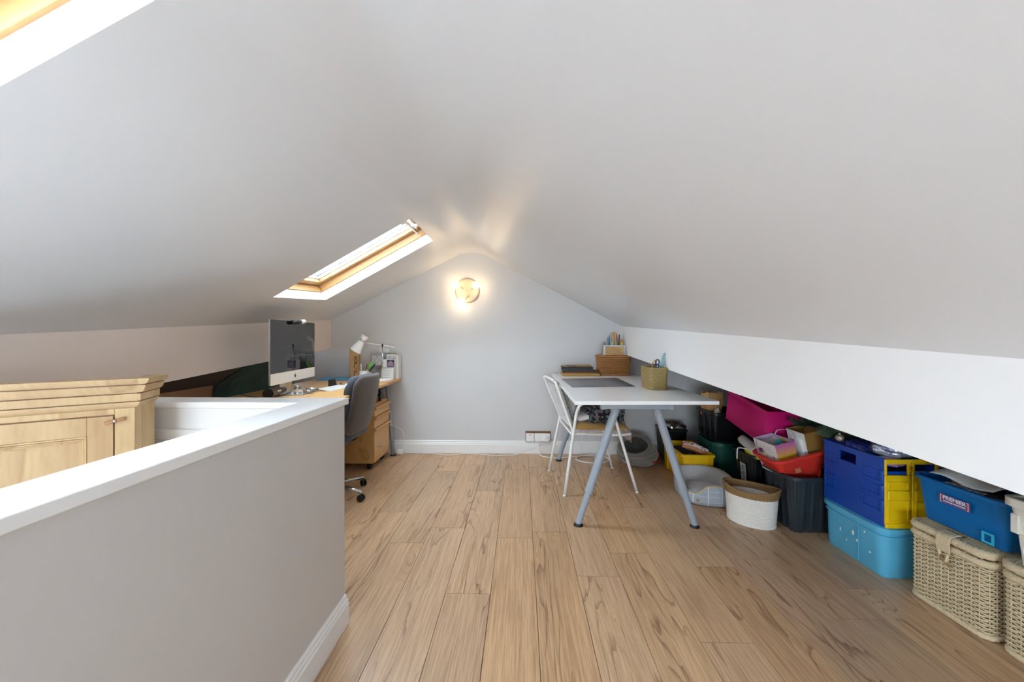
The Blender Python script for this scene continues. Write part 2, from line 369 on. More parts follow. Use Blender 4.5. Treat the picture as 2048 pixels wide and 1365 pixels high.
# wall behind the camera, with an unseen window opening added for frontal daylight
profb = [(x, zceil(x, YB) if x > XRG else zleft(x, YB)) for x in [XL, XRG]+xs[1:]]
WX0, WX1, WZ0, WZ1 = -1.3, .85, .10, 1.14
bm = bmesh.new()
ed = ring([Vector((x, YB, z)) for x, z in [(-2.7, -1), (-2.7, zlt(YB)-.2)]+profb+[(2.7, .4), (2.7, -1)]])
ed += ring([Vector((x, YB, z)) for x, z in [(WX0,WZ0),(WX1,WZ0),(WX1,WZ1),(WX0,WZ1)]])
bmesh.ops.triangle_fill(bm, edges=ed, use_beauty=True); me = bpy.data.meshes.new('wall_rear'); bm.to_mesh(me); bm.free()
me.materials.append(M['wall_grey']); o = bpy.data.objects.new('wall_rear', me); C.objects.link(o); S(o)
clear('glass_pane', (.97, .99, .99), .03)
w3 = S(tag(thing('window_3', 'unseen white framed window added behind the viewer for frontal daylight', 'window'), 'unseen white framed window added behind the viewer for frontal daylight'))
del w3['category']
fb = MB()
for a in ((WX0,WX0+.05,WZ0,WZ1),(WX1-.05,WX1,WZ0,WZ1),(WX0+.05,WX1-.05,WZ0,WZ0+.05),(WX0+.05,WX1-.05,WZ1-.05,WZ1)): fb.box(a[0],a[1],YB-.06,YB+.02,a[2],a[3])
fb.build('window_frame', 'white_paint', w3)
B('pane', 'glass_pane', w3, WX0+.05, WX1-.05, YB-.03, YB-.024, WZ0+.05, WZ1-.05)
# knee panels (boxed purlins), eave slopes, low eave walls
def strip(name, m, label, a0, a1, b0, b1, th):
    """vertical panel from line a (bottom) to line b (top) of thickness th in X"""
    mb = MB(); ys_ = [YB, -.3, DY]; x = a0; vs = []; fs = []
    for Y in ys_:
        vs += [(x, Y, a1(Y)), (x, Y, b1(Y)), (x+th, Y, a1(Y)), (x+th, Y, b1(Y))]
    for i in range(2):
        o_ = i*4
        for p, q in ((0,1),(1,3),(3,2),(2,0)): fs.append((o_+p, o_+q, o_+4+q, o_+4+p))
    fs += [(0,2,3,1), (8,9,11,10)]
    return S(tag(mb.add(vs, fs).build(name, m), label))
strip('wall_left', 'panel_cream', 'cream boxed knee panel above the desk', XL, zlb, 0, zlt, -.022)
strip('wall_right', 'panel_white', 'white boxed knee panel above the storage tubs', XR, zrb, 0, zrt, .022)
def slope(name, m, label, xa, za, xb_, zb):
    mb = MB(); Y = [YB, -.3, DY]; vs = []; fs = []
    for y in Y: vs += [(xa, y, za(y)), (xb_, y, zb(y)), (xb_, y, zb(y)+.05), (xa, y, za(y)+.05)]
    for i in range(2):
        for p in range(4): q = (p+1)%4; fs.append((i*4+p, i*4+q, i*4+4+q, i*4+4+p))
    return S(tag(mb.add(vs, fs+[(0,1,2,3),(8,11,10,9)]).build(name, m), label))
slope('wall_eave_right', 'recess_shaded_grey', 'dark grey sloping eave behind the right panel', XR-.0, lambda y: zrt(y)+.004, 2.62, lambda y: zrt(y)-.525*(2.62-XR)+.004)
slope('wall_eave_left', 'recess_brown', 'brown sloping eave behind the left panel', XL+.0, lambda y: zlt(y)+.004, -2.62, lambda y: zlt(y)-.5026*(2.62+XL))
S(tag(B('wall_low_right', 'recess_shaded_grey', None, 2.55, 2.62, YB, DY, -.05, .62), 'low eave wall behind the tubs'))
S(tag(B('wall_low_left', 'recess_brown', None, -2.62, -2.55, YB, DY, -1.0, 1.05), 'low eave wall behind the desk'))
# baseboards
def skirt(name, label, pts_fn):
    return S(tag(pts_fn.build(name, 'white_paint', bevel=.002), label))
bp = MB()
SK = [(0,0), (.018,0), (.018,.092), (.014,.098), (.014,.108), (.009,.114), (.009,.124), (.004,.131), (0,.131)]
mb = MB().loft([[(x, DY-d, z) for d, z in SK] for x in (-2.5, 2.54)])
S(tag(mb.build('baseboard_back', 'white_paint'), 'white moulded skirting along the gable wall'))
# half wall round the stairwell
HX0, HX1 = -.872, -.752
S(tag(B('wall_stair', 'halfwall_grey', None, HX0, HX1, -1.6, 1.575, -.9, .928), 'grey painted half wall beside the stairwell'))
mb = MB().loft([[(HX1+d, y, z*.93) for d, z in SK] for y in (-1.6, 1.578)])
S(tag(mb.build('baseboard_stair', 'white_paint'), 'white moulded skirting on the grey half wall'))
S(tag(B('wall_stair_end', 'white_paint', None, -2.028, HX0, 1.485, 1.575, -.9, .928), 'white panelled return wall across the far end of the stairwell'))
cap = MB().prism([(-.885,-1.6),(-.739,-1.6),(-.739,1.588),(-2.028,1.588),(-2.028,1.472),(-.885,1.472)], .928, .955)
S(tag(cap.build('trim_1', 'white_paint', bevel=.003), 'white timber capping along the half wall and its return'))
tp = MB()
for z0, z1 in ((.800,.842),(.10,.15)): tp.box(-2.02,-.90,1.473,1.485,z0,z1)
for x0 in (-1.44,-1.02,-.93): tp.box(x0,x0+.045,1.4735,1.485,.15,.80)
S(tag(tp.build('trim_2', 'white_paint', bevel=.004), 'white raised panel frame inside the stairwell'))
S(tag(B('floor_landing', 'oak_plank', None, -2.55, HX0, -1.6, 1.485, -.95, -.9), 'stair landing floor'))
# ---------------------------------------------------------------- skylights
mat('varnish', (214, 168, 112), .35, .08, 30, stretch=(8, 1, 8))
def skylight(name, Hc, label, vent=True):
    w = thing(name, label, 'skylight'); S(w); del w['category']
    a, b, c_, d = Hc                                   # ridge-near, eave-near, eave-far, ridge-far
    Lu = ((b-a).length+(c_-d).length)/2; Lv = ((d-a).length+(c_-b).length)/2
    def P(u, v, h):                                     # u metres from the ridge edge, v metres from the near edge, h above the ceiling
        s, t = u/Lu, v/Lv
        return tuple((a*(1-s)+b*s)*(1-t)+(d*(1-s)+c_*s)*t + NL*h)
    def bx(mb, u0, u1, v0, v1, h0, h1): return mb.hexa([P(u0,v0,h0),P(u1,v0,h0),P(u1,v1,h0),P(u0,v1,h0),P(u0,v0,h1),P(u1,v0,h1),P(u1,v1,h1),P(u0,v1,h1)])
    def rg(nm, m, i0, i1, h0, h1, bev=.003):            # four boards of a ring
        for q in ((i0,i1,i0,Lv-i0),(Lu-i1,Lu-i0,i0,Lv-i0),(i1,Lu-i1,i0,i1),(i1,Lu-i1,Lv-i1,Lv-i0)):
            bx(MB(), *q, h0, h1).build(nm, m, w, bevel=bev)
    rev = MB(); lo = [P(0,0,0),P(Lu,0,0),P(Lu,Lv,0),P(0,Lv,0)]; hi = [P(0,0,.072),P(Lu,0,.072),P(Lu,Lv,.072),P(0,Lv,.072)]
    rev.loft([lo, hi], False, False); rev.build('reveal', 'white_paint', w, norm=False)
    rg('frame_lining', 'varnish', -.03, .010, .072, .122)
    rg('outer_frame', 'varnish', -.03, .004, .122, .21)
    rg('sash', 'pine_frame', .010, .060, .130, .182, .006)
    rg('glazing_bead', 'white_paint', .060, .068, .160, .180, .001)
    bx(MB(), .062, Lu-.062, .062, Lv-.062, .182, .188).build('pane', 'glass_pane', w)
    rg('outer_cover', 'grey_steel', -.05, .066, .1885, .225, 0)
    if vent:
        bx(MB(), .075, .088, .05, Lv-.05, .085, .125).build('control_bar', 'alu', w, bevel=.004)
        for v in (.16, Lv-.19): bx(MB(), .03, .078, v, v+.03, .105, .127).build('bracket', 'alu', w, bevel=.003)
        bx(MB(), .085, .125, Lv*.5-.02, Lv*.5+.03, .118, .131).build('latch', 'white_paint', w, bevel=.003)
    # light portal for the renderer at the glass
    ld = bpy.data.lights.new(name+'_portal', 'AREA'); ld.shape = 'RECTANGLE'; ld.size = Lu-.1; ld.size_y = Lv-.1; ld.cycles.is_portal = True
    lo_ = bpy.data.objects.new(name+'_portal', ld); C.objects.link(lo_)
    ex = (b-a).normalized(); ez = NL; ey = ez.cross(ex)
    lo_.matrix_world = frame3(Vector(P(Lu/2, Lv/2, .195)), ex, ey, ez)
    return w
skylight('window_1', H1, 'far roof window with varnished pine frame above the desk')
skylight('window_2', H2, 'near roof window in the upper left corner')
ld = bpy.data.lights.new('window_3_portal', 'AREA'); ld.shape = 'RECTANGLE'; ld.size = WX1-WX0; ld.size_y = WZ1-WZ0; ld.cycles.is_portal = True
lo_ = bpy.data.objects.new('window_3_portal', ld); C.objects.link(lo_); lo_.location = ((WX0+WX1)/2, YB-.05, (WZ0+WZ1)/2); lo_.rotation_euler = (R(90), 0, 0)
# ================================================================ PART 2: large furniture
# ---------------------------------------------------------------- pine corner cupboard in the stairwell
def offs(P, d0, d1):
    """offset polyline corners A,B,C of the cupboard front (A->B front, B->C side) outwards by d, keep back corners"""
    A, Bc, Cc, Ec = P
    n1 = Vector((Bc[1]-A[1], -(Bc[0]-A[0]))).normalized(); n2 = Vector((Cc[1]-Bc[1], -(Cc[0]-Bc[0]))).normalized()
    A, Bc, Cc, Ec = map(Vector, P)
    def inter(p, u, q, v):
        den = u.x*v.y-u.y*v.x; t = ((q-p).x*v.y-(q-p).y*v.x)/den; return p+u*t
    b = inter(A+n1*d0, Bc-A, Bc+n2*d0, Cc-Bc)
    c = inter(Bc+n2*d0, Cc-Bc, Cc, Ec-Cc)
    a = A+n1*d0
    return [tuple(a), tuple(b), tuple(c), tuple(Ec)]
cup = thing('pine_cupboard', 'old pine corner cupboard with moulded cornice, standing in the stairwell', 'cupboard', (-1.372, 1.30, -.9))
CP = [(-.63, -.47), (0, 0), (-.060, .128), (-.63, .128)]       # A', B', C', back
MB().prism(CP, .001, 1.866).build('body', 'pine_cream', cup)
zc = 1.97
lay = [(.050,0,.010),(.046,.010,.016),(.041,.016,.020),(.027,.020,.024),(.036,.024,.026),(.0375,.026,.029),(.036,.029,.034),(.0335,.034,.040),(.030,.040,.047),(.024,.047,.051),(.006,.051,.055),(.019,.055,.080),(.004,.080,.084),(.016,.084,.090),(.012,.090,.097),(.006,.097,.104)]
mb = MB(); inn = offs(CP, -.012, 0)[:3]
for d, t0, t1 in lay: mb.prism(offs(CP, d, 0)[:3]+inn[::-1], zc-t1, zc-t0)
mb.build('cornice', 'pine_cream', cup)
# door on the front face, in the frame s (leftwards from the corner), z
fd = Vector((-.63, -.47, 0)).normalized(); fn = Vector((fd.y, -fd.x, 0)); fn = -fn if fn.y > 0 else fn
door = MB()
def fbx(mb, s0, s1, z0, z1, h0, h1):
    p = lambda s, z, h: tuple(fd*s+fn*h+Vector((0,0,z)))
    return mb.hexa([p(s0,z0,h0),p(s1,z0,h0),p(s1,z0,h1),p(s0,z0,h1),p(s0,z1,h0),p(s1,z1,h0),p(s1,z1,h1),p(s0,z1,h1)])
d0, d1, zt, zb = .054, .66, 1.842, .12
fm = MB(); fbx(fm, 0, .050, .02, 1.866, 0, .012); fbx(fm, .70, .78, .02, 1.866, 0, .012); fbx(fm, .050, .70, 1.846, 1.866, 0, .012); fbx(fm, .05,.70,.02,.116,0,.012)
fm.build('face_frame', 'pine_cream', cup, bevel=.0015)
dr = MB(); fbx(dr, d0, d0+.062, zb, zt, .001, .011); fbx(dr, d1-.062, d1, zb, zt, .001, .011); fbx(dr, d0+.062, d1-.062, zt-.062, zt, .001, .011); fbx(dr, d0+.062, d1-.062, zb, zb+.062, .001, .011)
door = dr.build('door', 'pine_cream', cup, bevel=.0012)
pn = MB(); fbx(pn, d0+.060, d1-.060, zb+.06, zt-.06, .0008, .003); pn.build('door_panel', 'pine_cream', door)
ml = MB()
for i0, h in ((.0, .013), (.007, .009), (.013, .006)):
    q0, q1 = d0+.062+i0, d1-.062-i0; za, zz = zb+.062+i0, zt-.062-i0; w_ = .006
    fbx(ml, q0, q0+w_, za, zz, .003, h); fbx(ml, q1-w_, q1, za, zz, .003, h); fbx(ml, q0, q1, zz-w_, zz, .003, h); fbx(ml, q0, q1, za, za+w_, .003, h)
ml.build('door_moulding', 'pine_cream', door, bevel=.001)
lt = MB(); c0 = fd*.048+fn*.018+Vector((0,0,1.825)); ax = (-fd*math.cos(R(14))+Vector((0,0,1))*math.sin(R(14)))
zx = ax.cross(fn).normalized(); lm = frame3(c0, ax, zx, fn)
lt.box(-.026,.026,-.0055,.0055,-.005,.005, lm); mat('latch_wood', (176,128,88), .5, .1, 60)
lat = lt.build('turn_latch', 'latch_wood', cup, bevel=.002)
MB().lathe([(.0045,0),(.0045,.003),(.003,.005)], 12, lm @ Matrix.Translation((0,0,.005))).build('screw', 'alu', lat, smooth=True)
# ---------------------------------------------------------------- white work table (trestle legs)
tab = thing('work_table', 'white laminate work table on grey A-frame trestle legs', 'table', (.739, 3.075, 0))
TW, TL, TH = .426, .838, .84
MB().prism([(-TW,-TL-.03),(TW,-TL+.0),(TW,TL),(-TW,TL)], TH-.022, TH).build('table_top', 'white_laminate', tab, bevel=.002)
for yk in (-.64, .64):
    B('cross_beam', 'grey_steel', tab, -.215, .215, yk-.022, yk+.022, TH-.085, TH-.0225, bevel=.004)
    for s in (-1, 1):
        B('end_cap', 'grey_steel', tab, s*.215-.014, s*.215+.014, yk-.024, yk+.024, TH-.087, TH-.0225, bevel=.003)
        top = Vector((s*.135, yk, TH-.100)); ft = Vector((s*.372, yk, .014)); k = ft+(top-ft)*.29
        lg = MB().tube([k, k+(top-k)*.5, top], [.026, .026, .026], 16)
        lg.sphere(tuple(top+Vector((0,0,.004))), (.030,.030,.024), 14, 8)
        l_ = lg.build('leg', 'grey_steel', tab, auto=40)
        MB().tube([ft, k+(top-k)*.02], .0205, 16).tube([k-(top-k)*.012, k], .0275, 16).build('telescopic_foot', 'grey_steel', l_, auto=40)
        MB().lathe([(.03,0),(.03,.006),(.022,.014),(.018,.016)], 20, Matrix.Translation((ft.x, ft.y, 0))).build('foot_pad', 'black_plastic', l_, smooth=True)
# long side rails under the top
for s in (-1, 1): B('side_rail', 'grey_steel', tab, s*.10-.012, s*.10+.012, -.61, .61, TH-.05, TH-.0225)
# ---------------------------------------------------------------- white wire chair at the table
chair = thing('wire_chair', 'white steel wire armchair pushed up to the work table', 'chair', (.25, 3.42, 0))
def W(x, y, z): return (x-.25, y-3.42, z)
def arch(name, rear, front, y_top0, y_top1, xr, xf):
    rp = Vector(W(*rear)); fp = Vector(W(*front))
    a = Vector(W(xr, y_top0, .60)); b_ = Vector(W(xr+.025, y_top0, .675)); c_ = Vector(W(xr+.075, y_top0, .705))
    d_ = Vector(W(xf-.07, y_top1, .705)); e_ = Vector(W(xf-.02, y_top1, .675)); f_ = Vector(W(xf+.012, y_top1, .60))
    mid = [rp, rp.lerp(a, .5), a]
    pts = [rp, rp.lerp(a,.35), rp.lerp(a,.7)] + smooth_path([a, b_, c_, c_.lerp(d_,.5), d_, e_, f_], 5) + [f_.lerp(fp,.35), f_.lerp(fp,.7), fp]
    return T(name, 'white_metal', chair, pts, .0115, 12)
n_arm = arch('leg_frame', (.329,2.881,.004), (.904,2.961,.004), 2.945, 2.955, .425, .715)
f_arm = arch('leg_frame', (.25,3.42,.004), (.842,3.513,.004), 3.44, 3.46, .372, .675)
for x, y in ((.329,2.881),(.904,2.961),(.25,3.42),(.842,3.513)): MB().lathe([(.013,0),(.013,.008),(.0115,.012)], 12, Matrix.Translation(W(x,y,0))).build('foot_cap', 'white_plastic', chair, smooth=True)
# back loop
bl = [W(.41,2.965,.455), W(.395,2.968,.50), W(.285,2.99,.82), W(.262,3.005,.862), W(.245,3.04,.875), W(.215,3.36,.868), W(.205,3.395,.85), W(.222,3.405,.81), W(.352,3.428,.50), W(.37,3.43,.455)]
T('back_frame', 'white_metal', chair, smooth_path(bl, 6), .010, 10)
# seat loop
sl = [W(.40,2.975,.455), W(.75,2.985,.445), W(.84,3.0,.448), W(.87,3.05,.45), W(.845,3.42,.45), W(.80,3.455,.447), W(.72,3.45,.445), W(.37,3.43,.455), W(.365,3.38,.455), W(.39,3.02,.455)]
MB().tube(smooth_path(sl+[sl[0]], 5)[:-1], .010, 10, True).build('seat_frame', 'white_metal', chair, smooth=True)
for i in range(24):                                     # back wires, each its own
    t = (i+.6)/24
    a = Vector(W(.395,2.968,.50)).lerp(Vector(W(.285,2.99,.83)), t); b_ = Vector(W(.352,3.428,.50)).lerp(Vector(W(.222,3.405,.82)), t)
    m_ = a.lerp(b_, .5)+Vector((-.008, 0, 0))
    MB().tube([a, m_, b_], .0028, 6).build('back_wire', 'white_metal', chair, smooth=True)
for i in range(20):
    t = (i+.5)/20; x0 = .40+.44*t
    MB().tube([W(x0, 2.982+.015*t, .452), W(x0-.012, 3.21, .446), W(x0-.025, 3.436, .452)], .0028, 6).build('seat_wire', 'white_metal', chair, smooth=True)
# ---------------------------------------------------------------- beech desk
desk = thing('desk', 'beech computer desk under the cream knee panel', 'desk', (-1.68, 3.1, 0))
mb = MB().prism([(-.42,-.75),(.30,-.75),(.38,-.70),(.415,-.60),(.415,.80),(-.42,.80)], .762, .790)
mb.build('desk_top', 'beech', desk, bevel=.004)
for x, y in ((-.36,-.68),(.26,-.66),(-.36,.72)):
    T('leg', 'grey_steel', desk, [(x,y,.012),(x,y,.761)], .022, 14)
T('leg', 'grey_steel', desk, [(.355,.735,.012),(.318,.755,.40),(.28,.755,.761)], .019, 14)
for x, y in ((-.36,-.68),(.26,-.66),(-.36,.72),(.355,.735)): MB().lathe([(.03,0),(.03,.008),(.02,.013)], 18, Matrix.Translation((x,y,0))).build('foot_pad', 'black_plastic', desk, smooth=True)
B('modesty_rail', 'grey_steel', desk, -.34, -.32, -.66, .70, .70, .761)
# ---------------------------------------------------------------- drawer pedestal
ped = thing('drawer_pedestal', 'beech three drawer pedestal on castors beneath the desk', 'cabinet', (-1.58, 3.59, 0))
PX0, PX1, PY0, PY1 = -.20, .215, -.19, .19
B('body', 'beech', ped, PX0, PX1, PY0, PY1, .06, .598, bevel=.002)
def drawer(z0, z1):
    d = B('drawer', 'beech', ped, PX1+.001, PX1+.019, PY0+.002, PY1-.002, z0, z1, bevel=.002)
    MB().loft([[(PX1+.019+.024*math.cos(t)*(.9), y, z1-.012+.013*math.sin(t)) for t in [R(-90+i*22.5) for i in range(9)]]+[(PX1+.0192, y, z1+.001)] for y in (PY0, PY1)]).build('handle', 'beech', d, auto=40)
    return d
drawer(.486, .575); drawer(.382, .480); dd = drawer(.068, .376)
lk = MB().lathe([(.011,0),(.011,.003),(.008,.004)], 16, frame3((PX1+.0195,-.12,.20),(0,1,0),(0,0,1),(1,0,0))).build('lock', 'alu', dd, smooth=True)
MB().box(PX1+.022, PX1+.042, -.122, -.118, .196, .204).lathe([(.007,0),(.009,.002),(.007,.004)], 12, frame3((PX1+.05,-.12,.20),(1,0,0),(0,0,1),(0,1,0))).build('key', 'alu', dd, smooth=True)
for x in (PX0+.05, PX1-.04):
    for y in (PY0+.04, PY1-.05):
        c_ = MB()
        for q in (-.011, .011): c_.lathe([(.02,-.007),(.024,-.004),(.024,.004),(.02,.007)], 18, frame3((x,y+q,.0245),(1,0,0),(0,0,1),(0,-1,0)))
        c_.box(x-.018,x+.018,y-.016,y+.016,.045,.0595); c_.build('castor', 'black_plastic', ped, auto=40)
# ---------------------------------------------------------------- office chair
mat('chair_back_cloth', (88, 79, 75), .9, .12, 220, .3, 300, sheen=.3)
mat('chair_front_cloth', (62, 70, 84), .85, .12, 200, .3, 300, sheen=.3)
oc = thing('office_chair', 'grey upholstered swivel office chair turned to the desk', 'chair', (-1.443, 2.827, 0))
def OB(x, y, z): return (x+1.443, y-2.827, z)
# back shell : rounded outline in (y,z), lean in x
def shell(off, th0, wh, zz0, zz1, ny=14, nz=20, rad=.10, puff=0):
    """closed padded slab; returns MB"""
    mb = MB(); cy_, cz_ = 2.94, (zz0+zz1)/2; hy, hz = wh, (zz1-zz0)/2
    out = resample(rrect(hy, hz, rad, 8), 120)
    loops = []
    for k, (sc, dx) in enumerate(((.0,0),(.35,0),(.7,0),(.9,0),(.97,.003),(1,.012),(1,.028),(.97,.037),(.9,.04),(.7,.04),(.35,.04),(.0,.04))):
        l = []
        for (y, z, a, b_) in out:
            Y, Z = y*sc, z*sc
            x = -1.245 + (Z)*.21 - .55*(Z/hz*.1)**2*3 - .0 + off
            curve = -.035*(Y/hy)**2
            d = dx
            if puff and dx < .015 : d = dx - puff*abs(math.cos((Z+hz)/(2*hz)*math.pi*4.0))**.35*(1 if sc < .95 else .8)
            l.append(OB(x+curve+th0+d, cy_+Y, cz_+Z))
        loops.append(l)
    return mb.loft(loops)
shell(0, .012, .215, .475, .925, rad=.075).build('back_shell', 'chair_back_cloth', oc, smooth=True)
shell(0, -.034, .214, .478, .922, puff=.026, rad=.085).build('back_cushion', 'chair_front_cloth', oc, smooth=True)
out = resample(rrect(.235, .225, .09, 8), 48)
sl_ = [[(x*s_-.075, y*s_+.113, z+(.012*math.cos(x*50) if s_ < .95 and z > .45 else 0)) for x, y, a, b_ in out] for s_, z in ((.0,.425),(.9,.425),(1,.44),(1,.47),(.96,.488),(.8,.495),(.4,.495),(.0,.495))]
MB().loft(sl_).build('seat', 'chair_front_cloth', oc, smooth=True)
T('gas_lift', 'chrome', oc, [(0,0,.09),(0,0,.26),(0,0,.40)], [.028,.028,.02], 16)
B('seat_mechanism', 'black_plastic', oc, -.1, .1, -.06, .16, .385, .4245, bevel=.01)
T('back_strut', 'black_plastic', oc, smooth_path([(.02,.1,.405),(.08,.113,.405),(.125,.113,.42),(.150,.113,.475)], 5), .014, 8)
MB().lathe([(.045,.062),(.05,.075),(.045,.10),(.03,.11)], 20).build('hub', 'chrome', oc, smooth=True)
a0 = math.atan2(3.044-2.827, -1.296+1.443)
for k in range(5):
    t = a0-k*R(72); c_, s_ = math.cos(t), math.sin(t); rr = .262
    T('base_leg', 'chrome', oc, [(c_*.03,s_*.03,.088),(c_*.14,s_*.14,.082),(c_*rr,s_*rr,.068)], [.017,.014,.011], 10)
    cs = MB().tube([(c_*rr,s_*rr,.074),(c_*rr,s_*rr,.045)], .007, 8)
    cst = cs.build('castor_stem', 'chrome', oc, smooth=True)
    w_ = MB(); dv = Vector((-s_, c_, 0)).normalized() if k % 2 else Vector((.6,.8,0))
    ctr = Vector((c_*rr, s_*rr, .0255))
    for q in (-.012, .012): w_.lathe([(.018,-.008),(.0245,-.005),(.0255,0),(.0245,.005),(.018,.008)], 20, frame3(ctr+dv*q, dv.cross(Vector((0,0,1))), Vector((0,0,1)), dv))
    w_.build('castor_wheel', 'black_plastic', cst, auto=40)
# ================================================================ PART 3: storage under the right eave
def lo(loop, d, z, f=None): return [(x+nx*d, y+ny*d, z) for x, y, nx, ny in loop]
def tub_mesh(hx, hy, h, rad=.04, taper=.02, wall=.004, rimw=.012, rimh=.018, rib=0, nrib=0, n=120, floor_z=.004, foot=0):
    L = resample(rrect(hx-rimw, hy-rimw, rad, 8), n)
    def rb(d, z, k=1):
        out = []
        for i, (x, y, nx, ny) in enumerate(L):
            w = max(-1, min(1, 2.2*math.cos(2*math.pi*nrib*i/n))) if nrib else 0
            out.append((x+nx*(d+k*rib*(w-1)/2), y+ny*(d+k*rib*(w-1)/2), z))
        return out
    mb = MB()
    return mb.loft([rb(-taper-.006, 0), rb(-taper, .008), rb(-taper*.5, h*.5), rb(-.001, h-rimh-.006), rb(0, h-rimh, 0), rb(rimw, h-rimh, 0), rb(rimw, h-.002, 0), rb(rimw-.003, h, 0), rb(-wall, h, 0), rb(-wall-.002, h-.01, 0), rb(-wall-taper*.5, h*.5, 0), rb(-wall-taper, floor_z+.004, 0)])
mat('tub_black', (20, 20, 22), .35, .1); mat('tub_anthracite', (44, 52, 58), .32, .06); mat('tub_green', (22, 74, 64), .4, .06)
mat('tub_red', (222, 58, 48), .35, .04, 8); mat('tub_yellow', (238, 192, 20), .35, .03); mat('tub_cream', (226, 222, 210), .4, .03)
mat('crate_blue', (18, 70, 168), .35, .04); mat('lid_yellow', (244, 204, 16), .35, .03)
plastic_clear('box_sky', (104, 198, 236), .12, .22); plastic_clear('box_blue', (22, 136, 214), .42, .15); plastic_clear('tag_cyan', (60, 200, 230), .2, .2)
mat('magenta', (206, 14, 110), .5, .04, 4); mat('kraft', (196, 150, 94), .75, .06, 30, .3, 12); mat('foil', (200, 196, 190), .25, .15, 20, .6, 25, metal=1)
mat('kibble', (150, 104, 58), .8, .3, 80); mat('paper', (232, 230, 226), .7, .03); mat('towel', (228, 226, 222), .95, .05, 60, .5, 150)
mat('rag_yellow', (214, 200, 30), .9, .08); mat('rag_dark', (52, 42, 42), .9, .2, 20); mat('cable_white', (236, 236, 236), .45, .02)
mat('label_silver', (190, 192, 194), .4, .1, 60, c2=(120,122,126))
# ---- light blue box with the blue crate on it
bx_ = thing('sky_blue_box', 'long sky-blue plastic box on the floor, beneath the dark blue crate', 'storage box', (2.01, 2.112, 0))
tub_mesh(.212, .202, .255, .045, .006, .004, .014, .022).build('shell', 'box_sky', bx_, auto=40)
for y in (-.055,): B('moulded_rib', 'box_sky', bx_, -.2055, -.203, y-.002, y+.002, .02, .225)
Lq = resample(rrect(.198, .188, .045, 8), 80); MB().loft([lo(Lq,-.001,.203), lo(Lq,.007,.205), lo(Lq,.007,.212), lo(Lq,-.001,.214)], False, False).build('lower_lip', 'box_sky', bx_, auto=40); B('lid', 'box_sky', bx_, -.19, .19, -.18, .18, .247, .2565, bevel=.003)
mat('paint_white', (240,244,246), .6)
for y, z, a, b_ in ((-.02,.15,.008,.014),(-.045,.12,.006,.008),(.06,.13,.004,.012),(-.09,.19,.005,.006),(-.12,.10,.007,.005),(.02,.09,.004,.006)):
    MB().sphere((-.2035,y,z), (.0012,a,b_), 10, 6).build('paint_splash', 'paint_white', bx_, smooth=True)
cr = thing('folding_lid_crate', 'dark blue crate with hanging yellow lids, standing on the sky-blue box', 'crate', (1.955, 2.118, .258))
hx, hy, h = .135, .185, .347
def wallbox(nm, m, par, *a, **k): return B(nm, m, par, *a, **k)
side = MB()
side.box(-hx, -hx+.006, -hy, hy, 0, .262).box(-hx, -hx+.006, -hy, -.03, .262, .315).box(-hx, -hx+.006, .075, hy, .262, .315)
side.box(-hx, -hx+.006, -hy, hy, .315, h-.012).box(-hx-.006, -hx+.008, -hy, hy, h-.012, h)
sd = side.build('left_side', 'crate_blue', cr)
for z in (.225, .150, .075):                            # pressed panels, each a raised frame
    for y0, y1 in ((-hy+.02, -hy+.115), (hy-.085, hy-.012)):
        MB().box(-hx-.006,-hx,y0,y1,z,z+.004).box(-hx-.006,-hx,y0,y0+.004,z,z+.055).box(-hx-.004,-hx,y1-.004,y1,z,z+.055).box(-hx-.003,-hx,y0,y1,z+.052,z+.055).build('panel_ridge', 'crate_blue', sd, bevel=.0012)
    MB().box(-hx-.008,-hx,-hy-.004,-hy+.016,z-.005,z+.06).build('corner_rib', 'crate_blue', sd, bevel=.003)
B('right_side', 'crate_blue', cr, hx-.006, hx, -hy, hy, 0, h); B('far_side', 'crate_blue', cr, -hx+.006, hx-.006, hy-.006, hy, 0, h)
B('near_side', 'crate_blue', cr, -hx+.006, hx-.006, -hy+.012, -hy+.018, 0, h-.07); B('base', 'crate_blue', cr, -hx+.006, hx-.006, -hy+.018, hy-.006, 0, .006)
for x0, x1 in ((-hx+.004, -.004), (.004, hx-.002)):     # the two yellow lid leaves hanging on the near side
    zt_ = h-.004; Yf = -hy-.004
    lf = MB().box(x0,x1,Yf,Yf+.012,.016,.262).box(x0,x0+.012,Yf,Yf+.012,.262,zt_).box(x1-.012,x1,Yf,Yf+.012,.262,zt_).box(x0+.012,x1-.012,Yf,Yf+.012,.318,zt_).build('lid_leaf', 'lid_yellow', cr, bevel=.003)
    for z0, z1 in ((.030,.140),(.190,.232)):
        w0, w1 = x0+.012, x1-.014
        MB().box(w0,w1,Yf-.005,Yf,z0,z0+.005).box(w0,w1,Yf-.006,Yf,z1-.005,z1).box(w0,w0+.005,Yf-.005,Yf,z0,z1).box(w1-.005,w1,Yf-.005,Yf,z0,z1).build('lid_ridge', 'lid_yellow', lf, bevel=.001)
    MB().box(x0+.01,x1-.01,Yf-.008,Yf,.140,.188).build('lid_band', 'lid_yellow', lf, bevel=.004)
    MB().box(x0,x1,Yf-.010,Yf+.004,.0,.022).build('bottom_lip', 'lid_yellow', lf, bevel=.003); MB().box(x0,x1,Yf-.005,Yf,.328,zt_).build('top_lip', 'lid_yellow', lf, bevel=.002)
for x in (-.010, .0045): 
    for z in (.285,.297,.309,.321): B('hinge_tooth', 'lid_yellow', cr, x, x+.006, -hy-.010, -hy-.004, z, z+.006)
